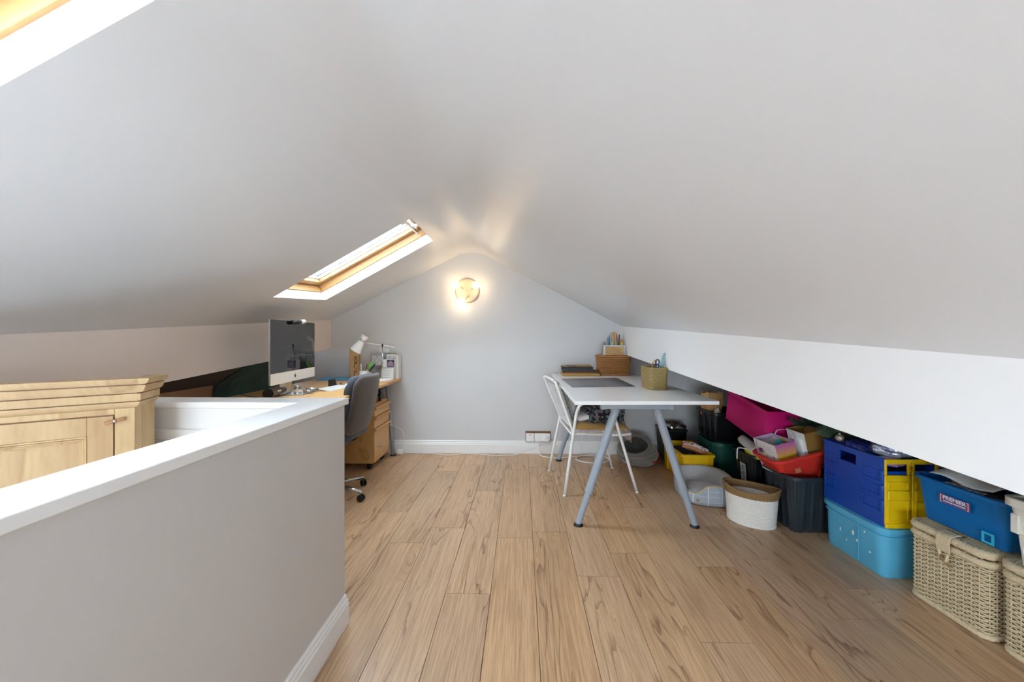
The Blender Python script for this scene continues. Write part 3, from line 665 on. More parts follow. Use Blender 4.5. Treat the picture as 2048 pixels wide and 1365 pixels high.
# contents: blue and silver wrapped packets
mat('wrap_blue', (28, 40, 120), .25, .3, 14, .8, 20); mat('wrap_silver', (226, 228, 234), .25, .1, 9, .8, 20, metal=.5, c2=(30, 44, 130)); mat('wrap_purple', (96, 60, 160), .3, .3, 20, .6, 20, c2=(220,180,220))
def packet(name, label, m, loc, dims, rot, seed, par=None, cat='packet', group=None, crump=.18):
    def fn(d): q_ = d*2.3+Vector((seed,0,0)); return 1+crump*(noise.noise(q_)+.9*(.35-abs(noise.noise(q_*2.1)))+.45*(.35-abs(noise.noise(q_*4.7))))
    o = MB().sphere((0,0,0), dims, 48, 30, fn=lambda d: fn(d)*(1/max(abs(d.x),abs(d.y),abs(d.z)))**.45).build(name, m, None, smooth=True)
    o.location = loc; o.rotation_euler = rot; tag(o, label, cat, group); return o
pk = [('wrap_blue','dark blue wrapped packet nearest the crate\'s left rim',(1.885,2.12,.607),(.05,.07,.030),(.1,-.1,.3)),
      ('wrap_silver','crinkled silver and blue packet in the middle of the crate',(1.905,2.01,.622),(.045,.06,.028),(.2,.15,.9)),
      ('wrap_purple','purple foil packet lying at the crate\'s near rim',(1.900,1.975,.577),(.045,.035,.022),(0,.1,.2)),
      ('wrap_silver','torn silver packet sticking up beside the yellow lid',(1.995,2.02,.624),(.060,.045,.030),(.3,-.2,.1)),
      ('wrap_blue','navy packet tucked under the knee panel at the crate\'s back',(2.03,2.16,.592),(.05,.08,.030),(.1,.1,.5)),
      ('wrap_blue','flat blue packet at the far corner of the crate',(1.89,2.24,.592),(.05,.045,.025),(0,.2,.1))]
for i, (m, lb, l, d, r_) in enumerate(pk): packet('wrapped_packet', lb, m, l, d, r_, i*3.1, group='wrapped packets in the blue crate')
packet('filling_bundle', 'blue plastic bundle filling the bottom of the crate', 'wrap_blue', (1.955,2.118,.405), (.115,.155,.135), (0,0,0), 9, cat='bundle', crump=.04)
# ---- fir sprigs and bauble
mat('fir', (40, 84, 62), .7, .4, 60); mat('fir_light', (96, 130, 96), .7, .3, 60); mat('twig', (84, 64, 46), .8)
def fir(name, label, loc, dirs, L, seed, m='fir', n=150, nl=.030):
    rnd = random.Random(seed); t = thing(name, label, 'garland', loc); mb = MB(); tw = MB()
    for d in dirs:
        d = Vector(d).normalized(); tw.tube([(0,0,0), tuple(d*L*.5+Vector((0,0,.006))), tuple(d*L)], .0022, 5)
        for i in range(n):
            p = d*L*(.08+.92*rnd.random()); s_ = Vector((rnd.gauss(0,1), rnd.gauss(0,1), rnd.gauss(0,1)))
            s_ = (s_-d*s_.dot(d)).normalized()*.8+d*.55; s_.normalize()
            w = s_.cross(d).normalized()*.0011; q = p+s_*nl*(.6+.5*rnd.random())
            a = len(mb.v); mb.v += [tuple(p-w), tuple(p+w), tuple(q)]; mb.f.append((a, a+1, a+2))
            w2 = s_.cross(w).normalized()*.0011; a = len(mb.v); mb.v += [tuple(p-w2), tuple(p+w2), tuple(q)]; mb.f.append((a, a+1, a+2))
    nd = mb.build('needles', m, t, norm=False); nd['kind'] = 'stuff'; tw.build('twig', 'twig', t, smooth=True); return t
fir('fir_sprig', 'green artificial fir sprig over the blue crate\'s far corner', (1.845,2.27,.625), [(-.5,.1,.5),(.2,.3,.8),(-.2,-.6,.5),(-.7,.5,.2)], .075, 3, 'fir_light')
fir('fir_garland', 'dark green fir garland behind the silver bauble', (1.90,2.26,.645), [(.6,-.2,.4),(.1,.5,.6),(.8,.4,.1),(.3,-.7,.3),(-.3,.3,.4)], .095, 4)
fir('fir_garland', 'green fir garland spilling from the gold kraft bag', (1.885,2.50,.640), [(-.6,.3,.2),(.4,.3,.3),(-.2,-.5,.3),(.8,-.1,.15),(-.8,-.1,.1),(.2,.8,.3),(.6,-.5,.2)], .11, 5, n=220)
bb = thing('bauble', 'champagne silver glitter bauble hanging by the blue crate', 'bauble', (1.822,2.195,.640)); mat('glitter', (206,196,184), .3, .3, 160, .8, 200, metal=.8)
MB().sphere((0,0,0), .021, 20, 14).build('ball', 'glitter', bb, smooth=True); MB().lathe([(.006,.019),(.006,.027),(.003,.028)], 10).build('cap', 'alu', bb, smooth=True)
# ---- seagrass trunks
mat('seagrass', (226, 205, 168), .8, .22, 140, .5, 200); mat('seagrass_dark', (150, 124, 88), .85, .2, 90); mat('trunk_inside', (96, 78, 54), .9)
def weave(hx, hy, rad, z0, z1, rows, amp, waves, r, flare=0, n=None, nseg=5, jit=.0006, seed=1):
    rnd = random.Random(seed); n = n or waves*6; L = resample(rrect(hx, hy, rad, 8), n); mb = MB()
    for i in range(rows):
        t = (i+.5)/rows; z = z0+(z1-z0)*t; fl_ = flare*t
        pts = [(x+nx*(fl_+amp*math.cos(2*math.pi*waves*j/n+math.pi*i)), y+ny*(fl_+amp*math.cos(2*math.pi*waves*j/n+math.pi*i)), z+rnd.uniform(-jit,jit)) for j, (x, y, nx, ny) in enumerate(L)]
        mb.tube(pts, r*rnd.uniform(.9,1.1), nseg, True)
    return mb
def rope(path, r, closed, twist=2.5, lumps=.16, n=8):
    """braided rope: tube with helical lumps"""
    P = [Vector(p) for p in path]; m = len(P); mb = MB(); loops = []
    for i in range(m):
        a = P[(i-1)%m] if closed or i else P[i]; b_ = P[(i+1)%m] if closed or i < m-1 else P[i]
        t = (b_-a).normalized(); u = t.cross(Vector((0,0,1))); u = u.normalized() if u.length > .1 else t.orthogonal().normalized(); w = t.cross(u)
        loops.append([tuple(P[i]+(u*math.cos(q)+w*math.sin(q))*r*(1+lumps*math.cos(3*q+i*twist))) for q in [2*math.pi*k/n for k in range(n)]])
    if closed: loops.append(loops[0])
    return mb.loft(loops, not closed, not closed)
def trunk(label, loc, hx, hy, latch=True):
    t = thing('seagrass_chest', label, 'chest', loc, group='seagrass chests by the near end of the eave')
    L = resample(rrect(hx-.012, hy-.012, .02, 6), 60)
    MB().loft([lo(L,-.004,.012), lo(L,0,.29)]).build('liner', 'trunk_inside', t)
    wv = weave(hx-.010, hy-.010, .022, .018, .287, 30, .0042, 24, .0040, seed=int(loc[1]*100)).build('woven_body', 'seagrass', t, smooth=True); wv['kind'] = 'stuff'
    st = MB(); Ls = resample(rrect(hx-.0085, hy-.0085, .022, 8), 48)
    for i, (x, y, nx, ny) in enumerate(Ls): st.tube([(x,y,.015),(x,y,.29)], .0026, 5)
    s_ = st.build('stakes', 'seagrass', t, smooth=True); s_['kind'] = 'stuff'
    def ropeloop(d, z, r): return rope([(x+nx*d, y+ny*d, z) for x, y, nx, ny in resample(rrect(hx-.012, hy-.012, .03, 8), 170)], r, True)
    ropeloop(.002, .014, .0125).build('foot_rope', 'seagrass', t, smooth=True)
    ropeloop(.004, .303, .0155).build('rim_rope', 'seagrass', t, smooth=True)
    ropeloop(.002, .341, .0185).build('lid_rope', 'seagrass', t, smooth=True)
    mb = MB(); m = 26
    for i in range(m):
        x = -hx+.02+(2*hx-.04)*i/(m-1)
        mb.tube([(x, -hy+.012+(2*hy-.024)*j/40, .352+.0022*math.cos(math.pi*(j+i))) for j in range(41)], .0065, 5)
    w2 = mb.build('woven_lid', 'seagrass', t, smooth=True); w2['kind'] = 'stuff'
    if latch:
        y0 = -.01
        lp_ = MB()
        for k in range(11): lp_.tube(smooth_path([(-hx+.04, y0-.024+k*.0048, .366),(-hx-.006, y0-.024+k*.0048, .356),(-hx-.014, y0-.024+k*.0048, .33),(-hx-.012, y0-.024+k*.0048, .285)], 4), .0032, 5)
        lp_.build('latch_tongue', 'seagrass', t, smooth=True)
        rope(smooth_path([(-hx-.016,y0+.012,.292),(-hx-.020,y0+.004,.262),(-hx-.020,y0-.016,.250),(-hx-.016,y0-.022,.285)], 8), .005, False).build('latch_loop', 'seagrass', t, smooth=True)
        T('toggle', 'seagrass_dark', t, [(-hx-.018,y0-.03,.235),(-hx-.022,y0-.008,.252),(-hx-.018,y0+.010,.272)], .0055, 8)
    return t
trunk('seagrass lidded chest carrying the translucent blue labelled box', (2.045, 1.683, 0), .205, .152)
trunk('seagrass lidded chest cut by the right edge, under the cream box', (2.06, 1.350, 0), .205, .158)
# ---- translucent blue box with the label
pb = thing('blue_labelled_box', 'translucent blue plastic box with a purple label, on the seagrass chest', 'storage box', (2.02, 1.648, .378))
tub_mesh(.182, .186, .200, .045, .024, .003, .012, .014).build('shell', 'box_blue', pb, auto=40)
mat('label_purple', (104, 72, 128), .5, .04); mat('label_pink', (238, 170, 160), .5); mat('print_white', (240, 240, 240), .6)
lb = B('label_plate', 'label_purple', pb, -.1745, -.1735, -.058, .058, .112, .150)
lb.rotation_euler = (0,0,0)
lbm = frame3((-.175,0,.131), (0,-1,0), (0,0,1), (-1,0,0))
text_mesh('PREMIER', .022, 'label_text', 'print_white', lb, lbm @ Matrix.Translation((0,.006,.0)), .0003, .0003, 1.05)
text_mesh('STORAGE SOLUTIONS', .0078, 'label_text', 'print_white', lb, lbm @ Matrix.Translation((0,-.009,.0)), .0003, .0002, 1.05)
for s in (-1, 1):
    q = MB().box(-.1755,-.1745,s*.051-.0015,s*.051+.0015,.114,.148)
    for z in (.114,.145): q.box(-.1755,-.1745,min(s*.051,s*.046),max(s*.051,s*.046),z,z+.003)
    q.build('label_bracket', 'label_pink', lb)
tgm = MB().box(-.1625,-.160,-.125,-.085,.012,.020).box(-.1625,-.160,-.125,-.085,.048,.056).box(-.1625,-.160,-.125,-.117,.020,.048).box(-.1625,-.160,-.093,-.085,.020,.048)
tgm.build('moulded_square', 'tag_cyan', pb)
mat('print_dark', (36, 36, 40), .5, .1); mat('brown_paper', (120, 78, 58), .7, .1, 12, .5, 9)
def sheet(name, label, m, pts_fn, nx=14, ny=10, cat='paper', th=.0012, loc=(0,0,0), group=None):
    v = []; f = []
    for i in range(nx+1):
        for j in range(ny+1): v.append(pts_fn(i/nx, j/ny))
    for i in range(nx):
        for j in range(ny): f.append((i*(ny+1)+j, (i+1)*(ny+1)+j, (i+1)*(ny+1)+j+1, i*(ny+1)+j+1))
    o = MB().add(v, f).build(name, m, None, smooth=True, norm=False); sm = o.modifiers.new('thick', 'SOLIDIFY'); sm.thickness = th
    o.location = loc; return tag(o, label, cat, group) if label else o
sheet('paper_bag', 'curled white printed carrier bag on top of the blue labelled box', 'paper', lambda s, t: (1.90+.13*t, 1.80-.24*s-.03*t, .577+.030*math.sin(2.4*t+.2)+.008*math.sin(7*s)), cat='bag')
kb2 = thing('keypad', 'black telephone keypad lying in the blue labelled box', 'keypad', (1.90, 1.655, .565), rot=(R(2), R(3), R(3)))
B('body', 'black_plastic', kb2, -.035, .035, -.085, .085, -.008, 0, bevel=.004)
for i in range(9):
    for j in range(4): B('key', 'print_white' if (i+j)%5==4 else 'grey_steel', kb2, -.028+j*.015, -.018+j*.015, -.072+i*.016, -.062+i*.016, 0, .0022)
packet('paper_wad', 'brown crumpled paper in the blue labelled box', 'brown_paper', (1.985,1.68,.566), (.045,.07,.022), (0,.2,.4), 2.2, cat='paper')
packet('black_pouch', 'black pouch at the near end of the blue labelled box', 'black_plastic', (1.95,1.545,.558), (.08,.055,.022), (0,.0,.3), 5.2, cat='pouch')
packet('dark_bundle', 'dark blue bundle in the bottom of the labelled box', 'wrap_blue', (2.02,1.648,.455), (.125,.125,.060), (0,0,0), 7.3, cat='bundle', crump=.05)
T('loop_cable', 'cable_white', None, smooth_path([(2.02,1.56,.575),(2.03,1.53,.598),(2.02,1.50,.600),(2.0,1.48,.580)], 6), .0022, 6); tag(bpy.context.scene.objects['loop_cable'], 'thin grey cable looping out of the blue labelled box', 'cable')
# ---- cream box
cb = thing('cream_box', 'cream plastic box at the right edge of the picture', 'storage box', (1.928, 1.253, .378))
tub_mesh(.145, .195, .250, .02, .03, .004, .014, .03).build('shell', 'tub_cream', cb, auto=40)
B('corner_step', 'tub_cream', cb, -.130, -.10, .150, .174, .12, .19, bevel=.003)
packet('kraft_bundle', 'brown kraft paper bundle in the cream box', 'kraft', (1.94,1.35,.595), (.06,.05,.03), (.2,.1,.2), 3.3, cat='paper'); packet('parcel', 'grey parcel filling the cream box', 'paper', (1.955,1.25,.49), (.085,.12,.085), (0,0,0), 3.9, cat='parcel', crump=.04)
# ---- anthracite ribbed tub + red tub on it
at_ = thing('anthracite_tub', 'large ribbed anthracite tub on the floor under the red tub', 'storage tub', (1.85, 2.495, 0))
tub_mesh(.205, .166, .355, .06, .028, .004, .012, .02, rib=.010, nrib=22, n=220).build('shell', 'tub_anthracite', at_, auto=50)
rt = thing('red_tub', 'red plastic tub tilted on the anthracite tub, holding gift bags', 'storage tub', (1.795, 2.50, .300), rot=(0, R(-14), 0))
tub_mesh(.185, .140, .185, .05, .068, .004, .014, .016).build('shell', 'tub_red', rt, auto=50)
mat('sticker', (196, 120, 78), .7, .1)
B('sticker_remnant', 'sticker', rt, -.055, -.020, -.1010, -.0985, .075, .105, bevel=.002); B('moulded_rib', 'tub_red', rt, .012, .018, -.118, -.105, .10, .165)
# ---- gift bag
mat('bag_white', (240, 236, 232), .6, .02); mat('bag_lilac', (208, 178, 208), .6, .03); mat('bag_star', (206, 70, 130), .6); mat('bag_dot', (60, 44, 92), .6)
def gradient(name, ca, cb_, z0, z1):
    m = bpy.data.materials.new(name); m.use_nodes = True; M[name] = m; N, L = m.node_tree.nodes, m.node_tree.links; b_ = N['Principled BSDF']
    tc = N.new('ShaderNodeTexCoord'); sx = N.new('ShaderNodeSeparateXYZ'); L.new(tc.outputs['Object'], sx.inputs[0])
    mr = N.new('ShaderNodeMapRange'); mr.inputs[1].default_value = z0; mr.inputs[2].default_value = z1; L.new(sx.outputs['Z'], mr.inputs[0])
    nz = N.new('ShaderNodeTexNoise'); nz.inputs['Scale'].default_value = 9; ad = N.new('ShaderNodeMath'); ad.operation = 'MULTIPLY_ADD'; ad.inputs[1].default_value = .25; L.new(nz.outputs['Fac'], ad.inputs[0]); L.new(mr.outputs[0], ad.inputs[2])
    sb = N.new('ShaderNodeMath'); sb.operation = 'SUBTRACT'; sb.inputs[1].default_value = .12; sb.use_clamp = True; L.new(ad.outputs[0], sb.inputs[0])
    mx = N.new('ShaderNodeMix'); mx.data_type = 'RGBA'; mx.inputs['A'].default_value = rgb(*ca); mx.inputs['B'].default_value = rgb(*cb_); L.new(sb.outputs[0], mx.inputs['Factor']); L.new(mx.outputs['Result'], b_.inputs['Base Color']); b_.inputs['Roughness'].default_value = .5
gradient('bag_sunset', (226, 178, 30), (190, 104, 160), .12, .20)
gb = thing('gift_bag', 'white starry gift bag with yellow and lilac side in the red tub', 'gift bag', (1.712, 2.532, .335), rot=(0, R(-14), R(4)))
bx0, bx1, by0, by1, bh = -.062, .072, -.10, .10, .21
q = MB().loft([[(bx0+.01,by0+.01,0),(bx1-.01,by0+.01,0),(bx1-.01,by1-.01,0),(bx0+.01,by1-.01,0)],[(bx0,by0,bh),(bx1,by0,bh),(bx1,by1,bh),(bx0,by1,bh)]], True, False).build('bag', 'bag_white', gb)
sm = q.modifiers.new('thick', 'SOLIDIFY'); sm.thickness = .0015
MB().hexa([(bx0+.009,by0+.008,.002),(bx1-.009,by0+.008,.002),(bx1-.009,by0+.0095,.002),(bx0+.009,by0+.0095,.002),(bx0+.001,by0-.002,bh+.001),(bx1,by0-.002,bh+.001),(bx1,by0-.0005,bh+.001),(bx0+.001,by0-.0005,bh+.001)]).build('printed_side', 'bag_sunset', gb)
q = MB().add([(bx0+.002,by0+.003,bh-.03),(bx1-.002,by0+.003,bh-.03),(bx1-.002,by1-.003,bh-.03),(bx0+.002,by1-.003,bh-.03),(bx0+.002,by0+.003,bh+.001),(bx1-.002,by0+.003,bh+.001),(bx1-.002,by1-.003,bh+.001),(bx0+.002,by1-.003,bh+.001)], [(0,1,5,4),(1,2,6,5),(2,3,7,6),(3,0,4,7)]).build('lining', 'bag_lilac', gb)
rnd = random.Random(5)
def starpts(r, n=5): return [((r if i%2==0 else r*.45)*math.cos(math.pi*i/n+.3), (r if i%2==0 else r*.45)*math.sin(math.pi*i/n+.3)) for i in range(2*n)]
for i in range(34):
    z = .02+rnd.random()*.16; y = by0+.016+rnd.random()*(by1-by0-.03); xx = bx0+.01-.01*z/bh-.0012; k = rnd.random()
    pl_ = starpts(.009) if k < .18 else starpts(.003, 4)
    MB().add([(xx, y+a, z+b_) for a, b_ in pl_]+[(xx+.0008, y+a, z+b_) for a, b_ in pl_], [tuple(range(len(pl_))), tuple(range(len(pl_), 2*len(pl_)))[::-1]]+[(j,(j+1)%len(pl_),len(pl_)+(j+1)%len(pl_),len(pl_)+j) for j in range(len(pl_))]).build('star_print' if k < .18 else 'dot_print', ('bag_star' if k < .55 else 'bag_dot'), gb)
mat('ribbon', (216, 200, 222), .5)
def ribbon(path, w, parent, nm='ribbon_handle'):
    P = smooth_path(path, 6); v = []; f = []
    for i, p in enumerate(P): v += [(p[0], p[1]-w/2, p[2]), (p[0], p[1]+w/2, p[2])]
    f = [(2*i, 2*i+1, 2*i+3, 2*i+2) for i in range(len(P)-1)]
    o = MB().add(v, f).build(nm, 'ribbon', parent, smooth=True); s_ = o.modifiers.new('t', 'SOLIDIFY'); s_.thickness = .001
ribbon([(bx0-.002,.07,.20),(bx0-.006,.068,.14),(bx0-.010,.060,.085),(bx0-.013,.035,.065),(bx0-.011,.010,.085),(bx0-.006,.004,.145)], .012, gb)
ribbon([(bx1,.07,.205),(bx1+.02,.06,.235),(bx1+.05,.0,.245),(bx1+.05,-.05,.22),(bx1+.02,-.06,.16)], .012, gb)
mat('pompom', (88, 40, 66), .9); mat('tagpaper', (226, 196, 160), .7)
tg = MB().sphere((bx0-.012,.030,.150), .013, 12, 8).build('pompom', 'pompom', gb, smooth=True)
B('gift_tag', 'tagpaper', gb, bx0-.014, bx0-.010, -.012, .020, .118, .138, bevel=.002)
for i, (m_, c_, l, r_) in enumerate((('felt_teal',(70,170,190),(1.700,2.52,.525),.020),('felt_mustard',(190,150,40),(1.735,2.53,.530),.022),('felt_plum',(110,36,70),(1.722,2.475,.520),.020),('felt_grey',(170,164,166),(1.665,2.53,.505),.026),('felt_brown',(150,86,60),(1.765,2.50,.535),.018),('felt_olive',(176,172,110),(1.695,2.48,.508),.018))):
    mat(m_, c_, .95, .12, 80, .5, 200, sheen=.4); o = MB().sphere((0,0,0), r_, 16, 10, fn=lambda d: 1+.06*noise.noise(d*3)).build('felt_ball', m_, None, smooth=True); o.location = l
    tag(o, ['teal','mustard','plum','pale grey','brown','olive'][i]+' felt ball in the starry gift bag', 'felt ball', 'felt balls in the gift bag')
packet('tissue_wad', 'white tissue stuffed inside the starry gift bag', 'paper', (1.718,2.53,.440), (.05,.075,.055), (0,-.24,0), 8.1, cat='tissue', crump=.05)
# ---- kraft gold bag and white bag beside it
mat('gold_kraft', (150, 112, 56), .5, .1, 20, .3, 10)
kg = thing('kraft_bag', 'gold brown kraft bag with white inside standing in the red tub', 'gift bag', (1.892, 2.50, .385), rot=(0, R(-12), 0))
q = MB().loft([[(-.052,-.075,0),(.052,-.075,0),(.052,.075,0),(-.052,.075,0)],[(-.056,-.08,.235),(.056,-.08,.235),(.056,.08,.235),(-.056,.08,.235)]], True, False).build('bag', 'gold_kraft', kg); s_ = q.modifiers.new('t','SOLIDIFY'); s_.thickness = .0015
B('white_gusset', 'paper', kg, -.0585, -.0565, -.079, .079, .005, .234)
packet('white_bag', 'white plastic bag squeezed between gift bag and kraft bag', 'paper', (1.808,2.500,.49), (.018,.07,.085), (0,-.2,0), 4.4, cat='bag', crump=.1)
# ---- magenta box bag
mg = thing('magenta_bag', 'large magenta square paper bag leaning over the black tubs', 'bag', (1.81, 2.90, .505), rot=(R(10.5), 0, 0))
q = MB().loft([[(-.125,-.245,0),(.135,-.245,0),(.135,.245,0),(-.125,.245,0)],[(-.125,-.245,.25),(.10,-.245,.25),(.10,.245,.25),(-.125,.245,.25)]], True, False).build('bag', 'magenta', mg, bevel=.002); s_ = q.modifiers.new('t','SOLIDIFY'); s_.thickness = .002
B('fold_seam', 'magenta', mg, -.1262, -.125, -.004, -.002, .0, .25); B('top_hem', 'magenta', mg, -.1265, -.1255, -.244, .244, .22, .2495)
# ---- black tub with cloths
t2 = thing('black_ribbed_tub', 'black ribbed tub with a printed label, between anthracite and green tubs', 'storage tub', (1.835, 2.858, 0))
tub_mesh(.195, .142, .365, .05, .03, .004, .010, .018, rib=.006, nrib=22, n=200).build('shell', 'tub_black', t2, auto=50)
lbp = B('label_plate', 'label_silver', t2, -.1745, -.1725, -.045, .02, .15, .29); lbp.rotation_euler = (0, R(-4.5), 0); lbp.location = (.013, 0, .004)
for i in range(8): B('print_line', 'print_dark', lbp, -.1750, -.1745, -.04, -.002 if i%3 else .012, .16+i*.015, .166+i*.015)
rl = thing('towel_roll', 'rolled white towel lying across the black ribbed tub', 'towel', (1.70, 2.84, .412), rot=(R(6), 0, R(-8)))
MB().loft([[(.036*(1+.04*math.sin(5*t+k))*math.cos(t), y, .036*(1+.04*math.cos(4*t+k))*math.sin(t)) for t in [2*math.pi*i/24 for i in range(24)]] for k, y in enumerate([-.12,-.10,-.05,0,.05,.10,.115])]).build('roll', 'towel', rl, smooth=True)
MB().tube([(.030*(1-.8*i/40)*math.cos(i*.45), .117, .030*(1-.8*i/40)*math.sin(i*.45)) for i in range(41)], .004, 6).build('spiral_end', 'towel', rl, smooth=True)
packet('yellow_cloth', 'bright yellow cloth under the towel roll', 'rag_yellow', (1.705,2.775,.362), (.035,.085,.020), (.1,.2,.1), 1.7, cat='cloth')
packet('dark_cloth', 'dark brown cloth crammed in the black ribbed tub', 'rag_dark', (1.84,2.858,.275), (.125,.085,.085), (0,0,0), 6.7, cat='cloth', crump=.05)
T('hook_cable', 'cable_white', None, smooth_path([(1.68,2.75,.398),(1.652,2.80,.396),(1.630,2.862,.385),(1.627,2.872,.345),(1.628,2.875,.30)], 8), .0045, 8); tag(bpy.context.scene.objects['hook_cable'], 'white cable hooked over the black ribbed tub', 'cable')
# ---- green tub, black tub on it, paper bag
gt = thing('green_tub', 'dark green plastic tub on the floor under the black tub', 'storage tub', (1.825, 3.385, 0))
tub_mesh(.215, .195, .325, .09, .03, .004, .012, .03).build('shell', 'tub_green', gt, auto=50)
B('lid', 'tub_green', gt, -.17, .17, -.15, .15, .318, .3265, bevel=.004)
b1 = thing('black_tub', 'shiny black tub stacked on the green tub beside the table', 'storage tub', (1.815, 3.365, .3275))
tub_mesh(.205, .170, .25, .03, .022, .004, .014, .02).build('shell', 'tub_black', b1, auto=50)
for y in (-.1, .0, .1): B('moulded_rib', 'tub_black', b1, -.200, -.185, y-.006, y+.006, .03, .225, bevel=.002)
sheet('torn_paper', 'white torn paper sticking out of the shiny black tub', 'paper', lambda s, t: (1.69+.09*s, 3.30-.02*s+.06*t, .545+.05*t*(1-abs(2*s-1))+.012*math.sin(6*s)))
packet('dark_bundle', 'purple dark cloth filling the shiny black tub', 'rag_dark', (1.815,3.365,.450), (.135,.105,.085), (0,0,0), 1.1, cat='cloth', crump=.05)
pb2 = thing('paper_bag', 'crumpled brown paper bag standing on the shiny black tub', 'bag', (1.705, 3.42, .520), rot=(0, R(3), R(12)))
rnd = random.Random(2)
Lp = resample(rrect(.075, .055, .006, 2), 28)
lps = []
for k in range(8):
    z = .20*k/7; lps.append([(x*(1+.05*k/7)+rnd.uniform(-.006,.006)*(k>0), y+rnd.uniform(-.006,.006)*(k>0), z+(rnd.uniform(-.012,.012) if k == 7 else 0)) for x, y, a, b_ in Lp])
q = MB().loft(lps, True, False).build('bag', 'kraft', pb2); s_ = q.modifiers.new('t','SOLIDIFY'); s_.thickness = .0015
# ---- yellow crate and things in it
yc = thing('yellow_crate', 'yellow plastic crate on the floor behind the cat bed', 'crate', (1.467, 3.36, 0))
tub_mesh(.140, .232, .245, .012, .012, .004, .012, .022, n=80).build('shell', 'tub_yellow', yc, auto=40)
for x in (-.075, .075): B('moulded_rib', 'tub_yellow', yc, x-.005, x+.005, -.231, -.216, .02, .222, bevel=.002)
for y in (-.1, .1): B('moulded_rib', 'tub_yellow', yc, -.139, -.124, y-.005, y+.005, .02, .222, bevel=.002)
# floral box lying in the crate
def floral(name):
    m = mat(name, (240,236,234), .6, .02); N, L = m.node_tree.nodes, m.node_tree.links; b_ = N['Principled BSDF']
    tc = N.new('ShaderNodeTexCoord'); vo = N.new('ShaderNodeTexVoronoi'); vo.inputs['Scale'].default_value = 55; L.new(tc.outputs['Object'], vo.inputs['Vector'])
    rp = N.new('ShaderNodeValToRGB'); rp.color_ramp.interpolation = 'CONSTANT'; e = rp.color_ramp.elements; e[0].position = 0; e[0].color = (1,1,1,1); e[1].position = .48; e[1].color = (0,0,0,1); L.new(vo.outputs['Distance'], rp.inputs[0])
    sx = N.new('ShaderNodeSeparateColor'); L.new(vo.outputs['Color'], sx.inputs[0])
    r2 = N.new('ShaderNodeValToRGB'); r2.color_ramp.interpolation = 'CONSTANT'; e = r2.color_ramp.elements; e[0].position = 0; e[0].color = rgb(222,110,90); e[1].position = .3; e[1].color = rgb(70,80,120)
    for p, c_ in ((.5,(200,130,160)),(.7,(120,150,110)),(.85,(240,236,234))): x = e.new(p); x.color = rgb(*c_)
    L.new(sx.outputs[0], r2.inputs[0]); mx = N.new('ShaderNodeMix'); mx.data_type = 'RGBA'; mx.inputs['A'].default_value = rgb(240,236,234); L.new(rp.outputs[0], mx.inputs['Factor']); L.new(r2.outputs[0], mx.inputs['B']); L.new(mx.outputs['Result'], b_.inputs['Base Color'])
floral('floral_paper'); mat('peach_card', (222, 156, 116), .6, .03)
fbx_ = thing('floral_box', 'peach card box with floral printed edge in the yellow crate', 'box', (1.490, 3.27, .232), rot=(R(-8), R(26), R(18)))
B('card_body', 'peach_card', fbx_, -.085, .085, -.06, .06, 0, .055, bevel=.002); B('floral_band', 'floral_paper', fbx_, -.0865, .0865, -.0615, .0615, .028, .056, bevel=.002)
packet('grey_bundle', 'grey brown cloth in the yellow crate', 'rag_dark', (1.455,3.40,.165), (.075,.125,.065), (0,0,0), 2.9, cat='cloth', crump=.08)
packet('blue_bundle', 'small blue bag at the front of the yellow crate', 'wrap_blue', (1.425,3.20,.215), (.035,.03,.02), (0,0,0.4), 12.9, cat='bag', crump=.1)
# ---- black bin with kibble bag
kb_ = thing('black_bin', 'black bin against the gable wall behind the yellow crate', 'bin', (1.485, 3.765, 0))
tub_mesh(.125, .135, .325, .04, .02, .004, .010, .014).build('shell', 'tub_black', kb_, auto=50)
fo = thing('pet_food_bag', 'open foil bag of brown kibble in the black bin', 'bag', (1.52, 3.75, .14))
Lp = resample(rrect(.080, .070, .02, 4), 40)
q = MB().loft([[(x*(.9+.15*k/6)+.006*noise.noise(Vector((x*30,y*30,k))), y*(.9+.15*k/6)+.006*noise.noise(Vector((x*30,y*30,k+9))), .23*k/6+(.02*noise.noise(Vector((x*25,y*25,3))) if k == 6 else 0)) for x, y, a, b_ in Lp] for k in range(7)], True, False).build('foil_sleeve', 'foil', fo, smooth=True); s_ = q.modifiers.new('t','SOLIDIFY'); s_.thickness = .001
kbm = MB(); rnd = random.Random(8)
for i in range(160): kbm.sphere((rnd.uniform(-.065,.065), rnd.uniform(-.055,.055), .155+rnd.uniform(0,.02)), .008, 6, 4)
q = kbm.build('kibble', 'kibble', fo, smooth=True); q['kind'] = 'stuff'
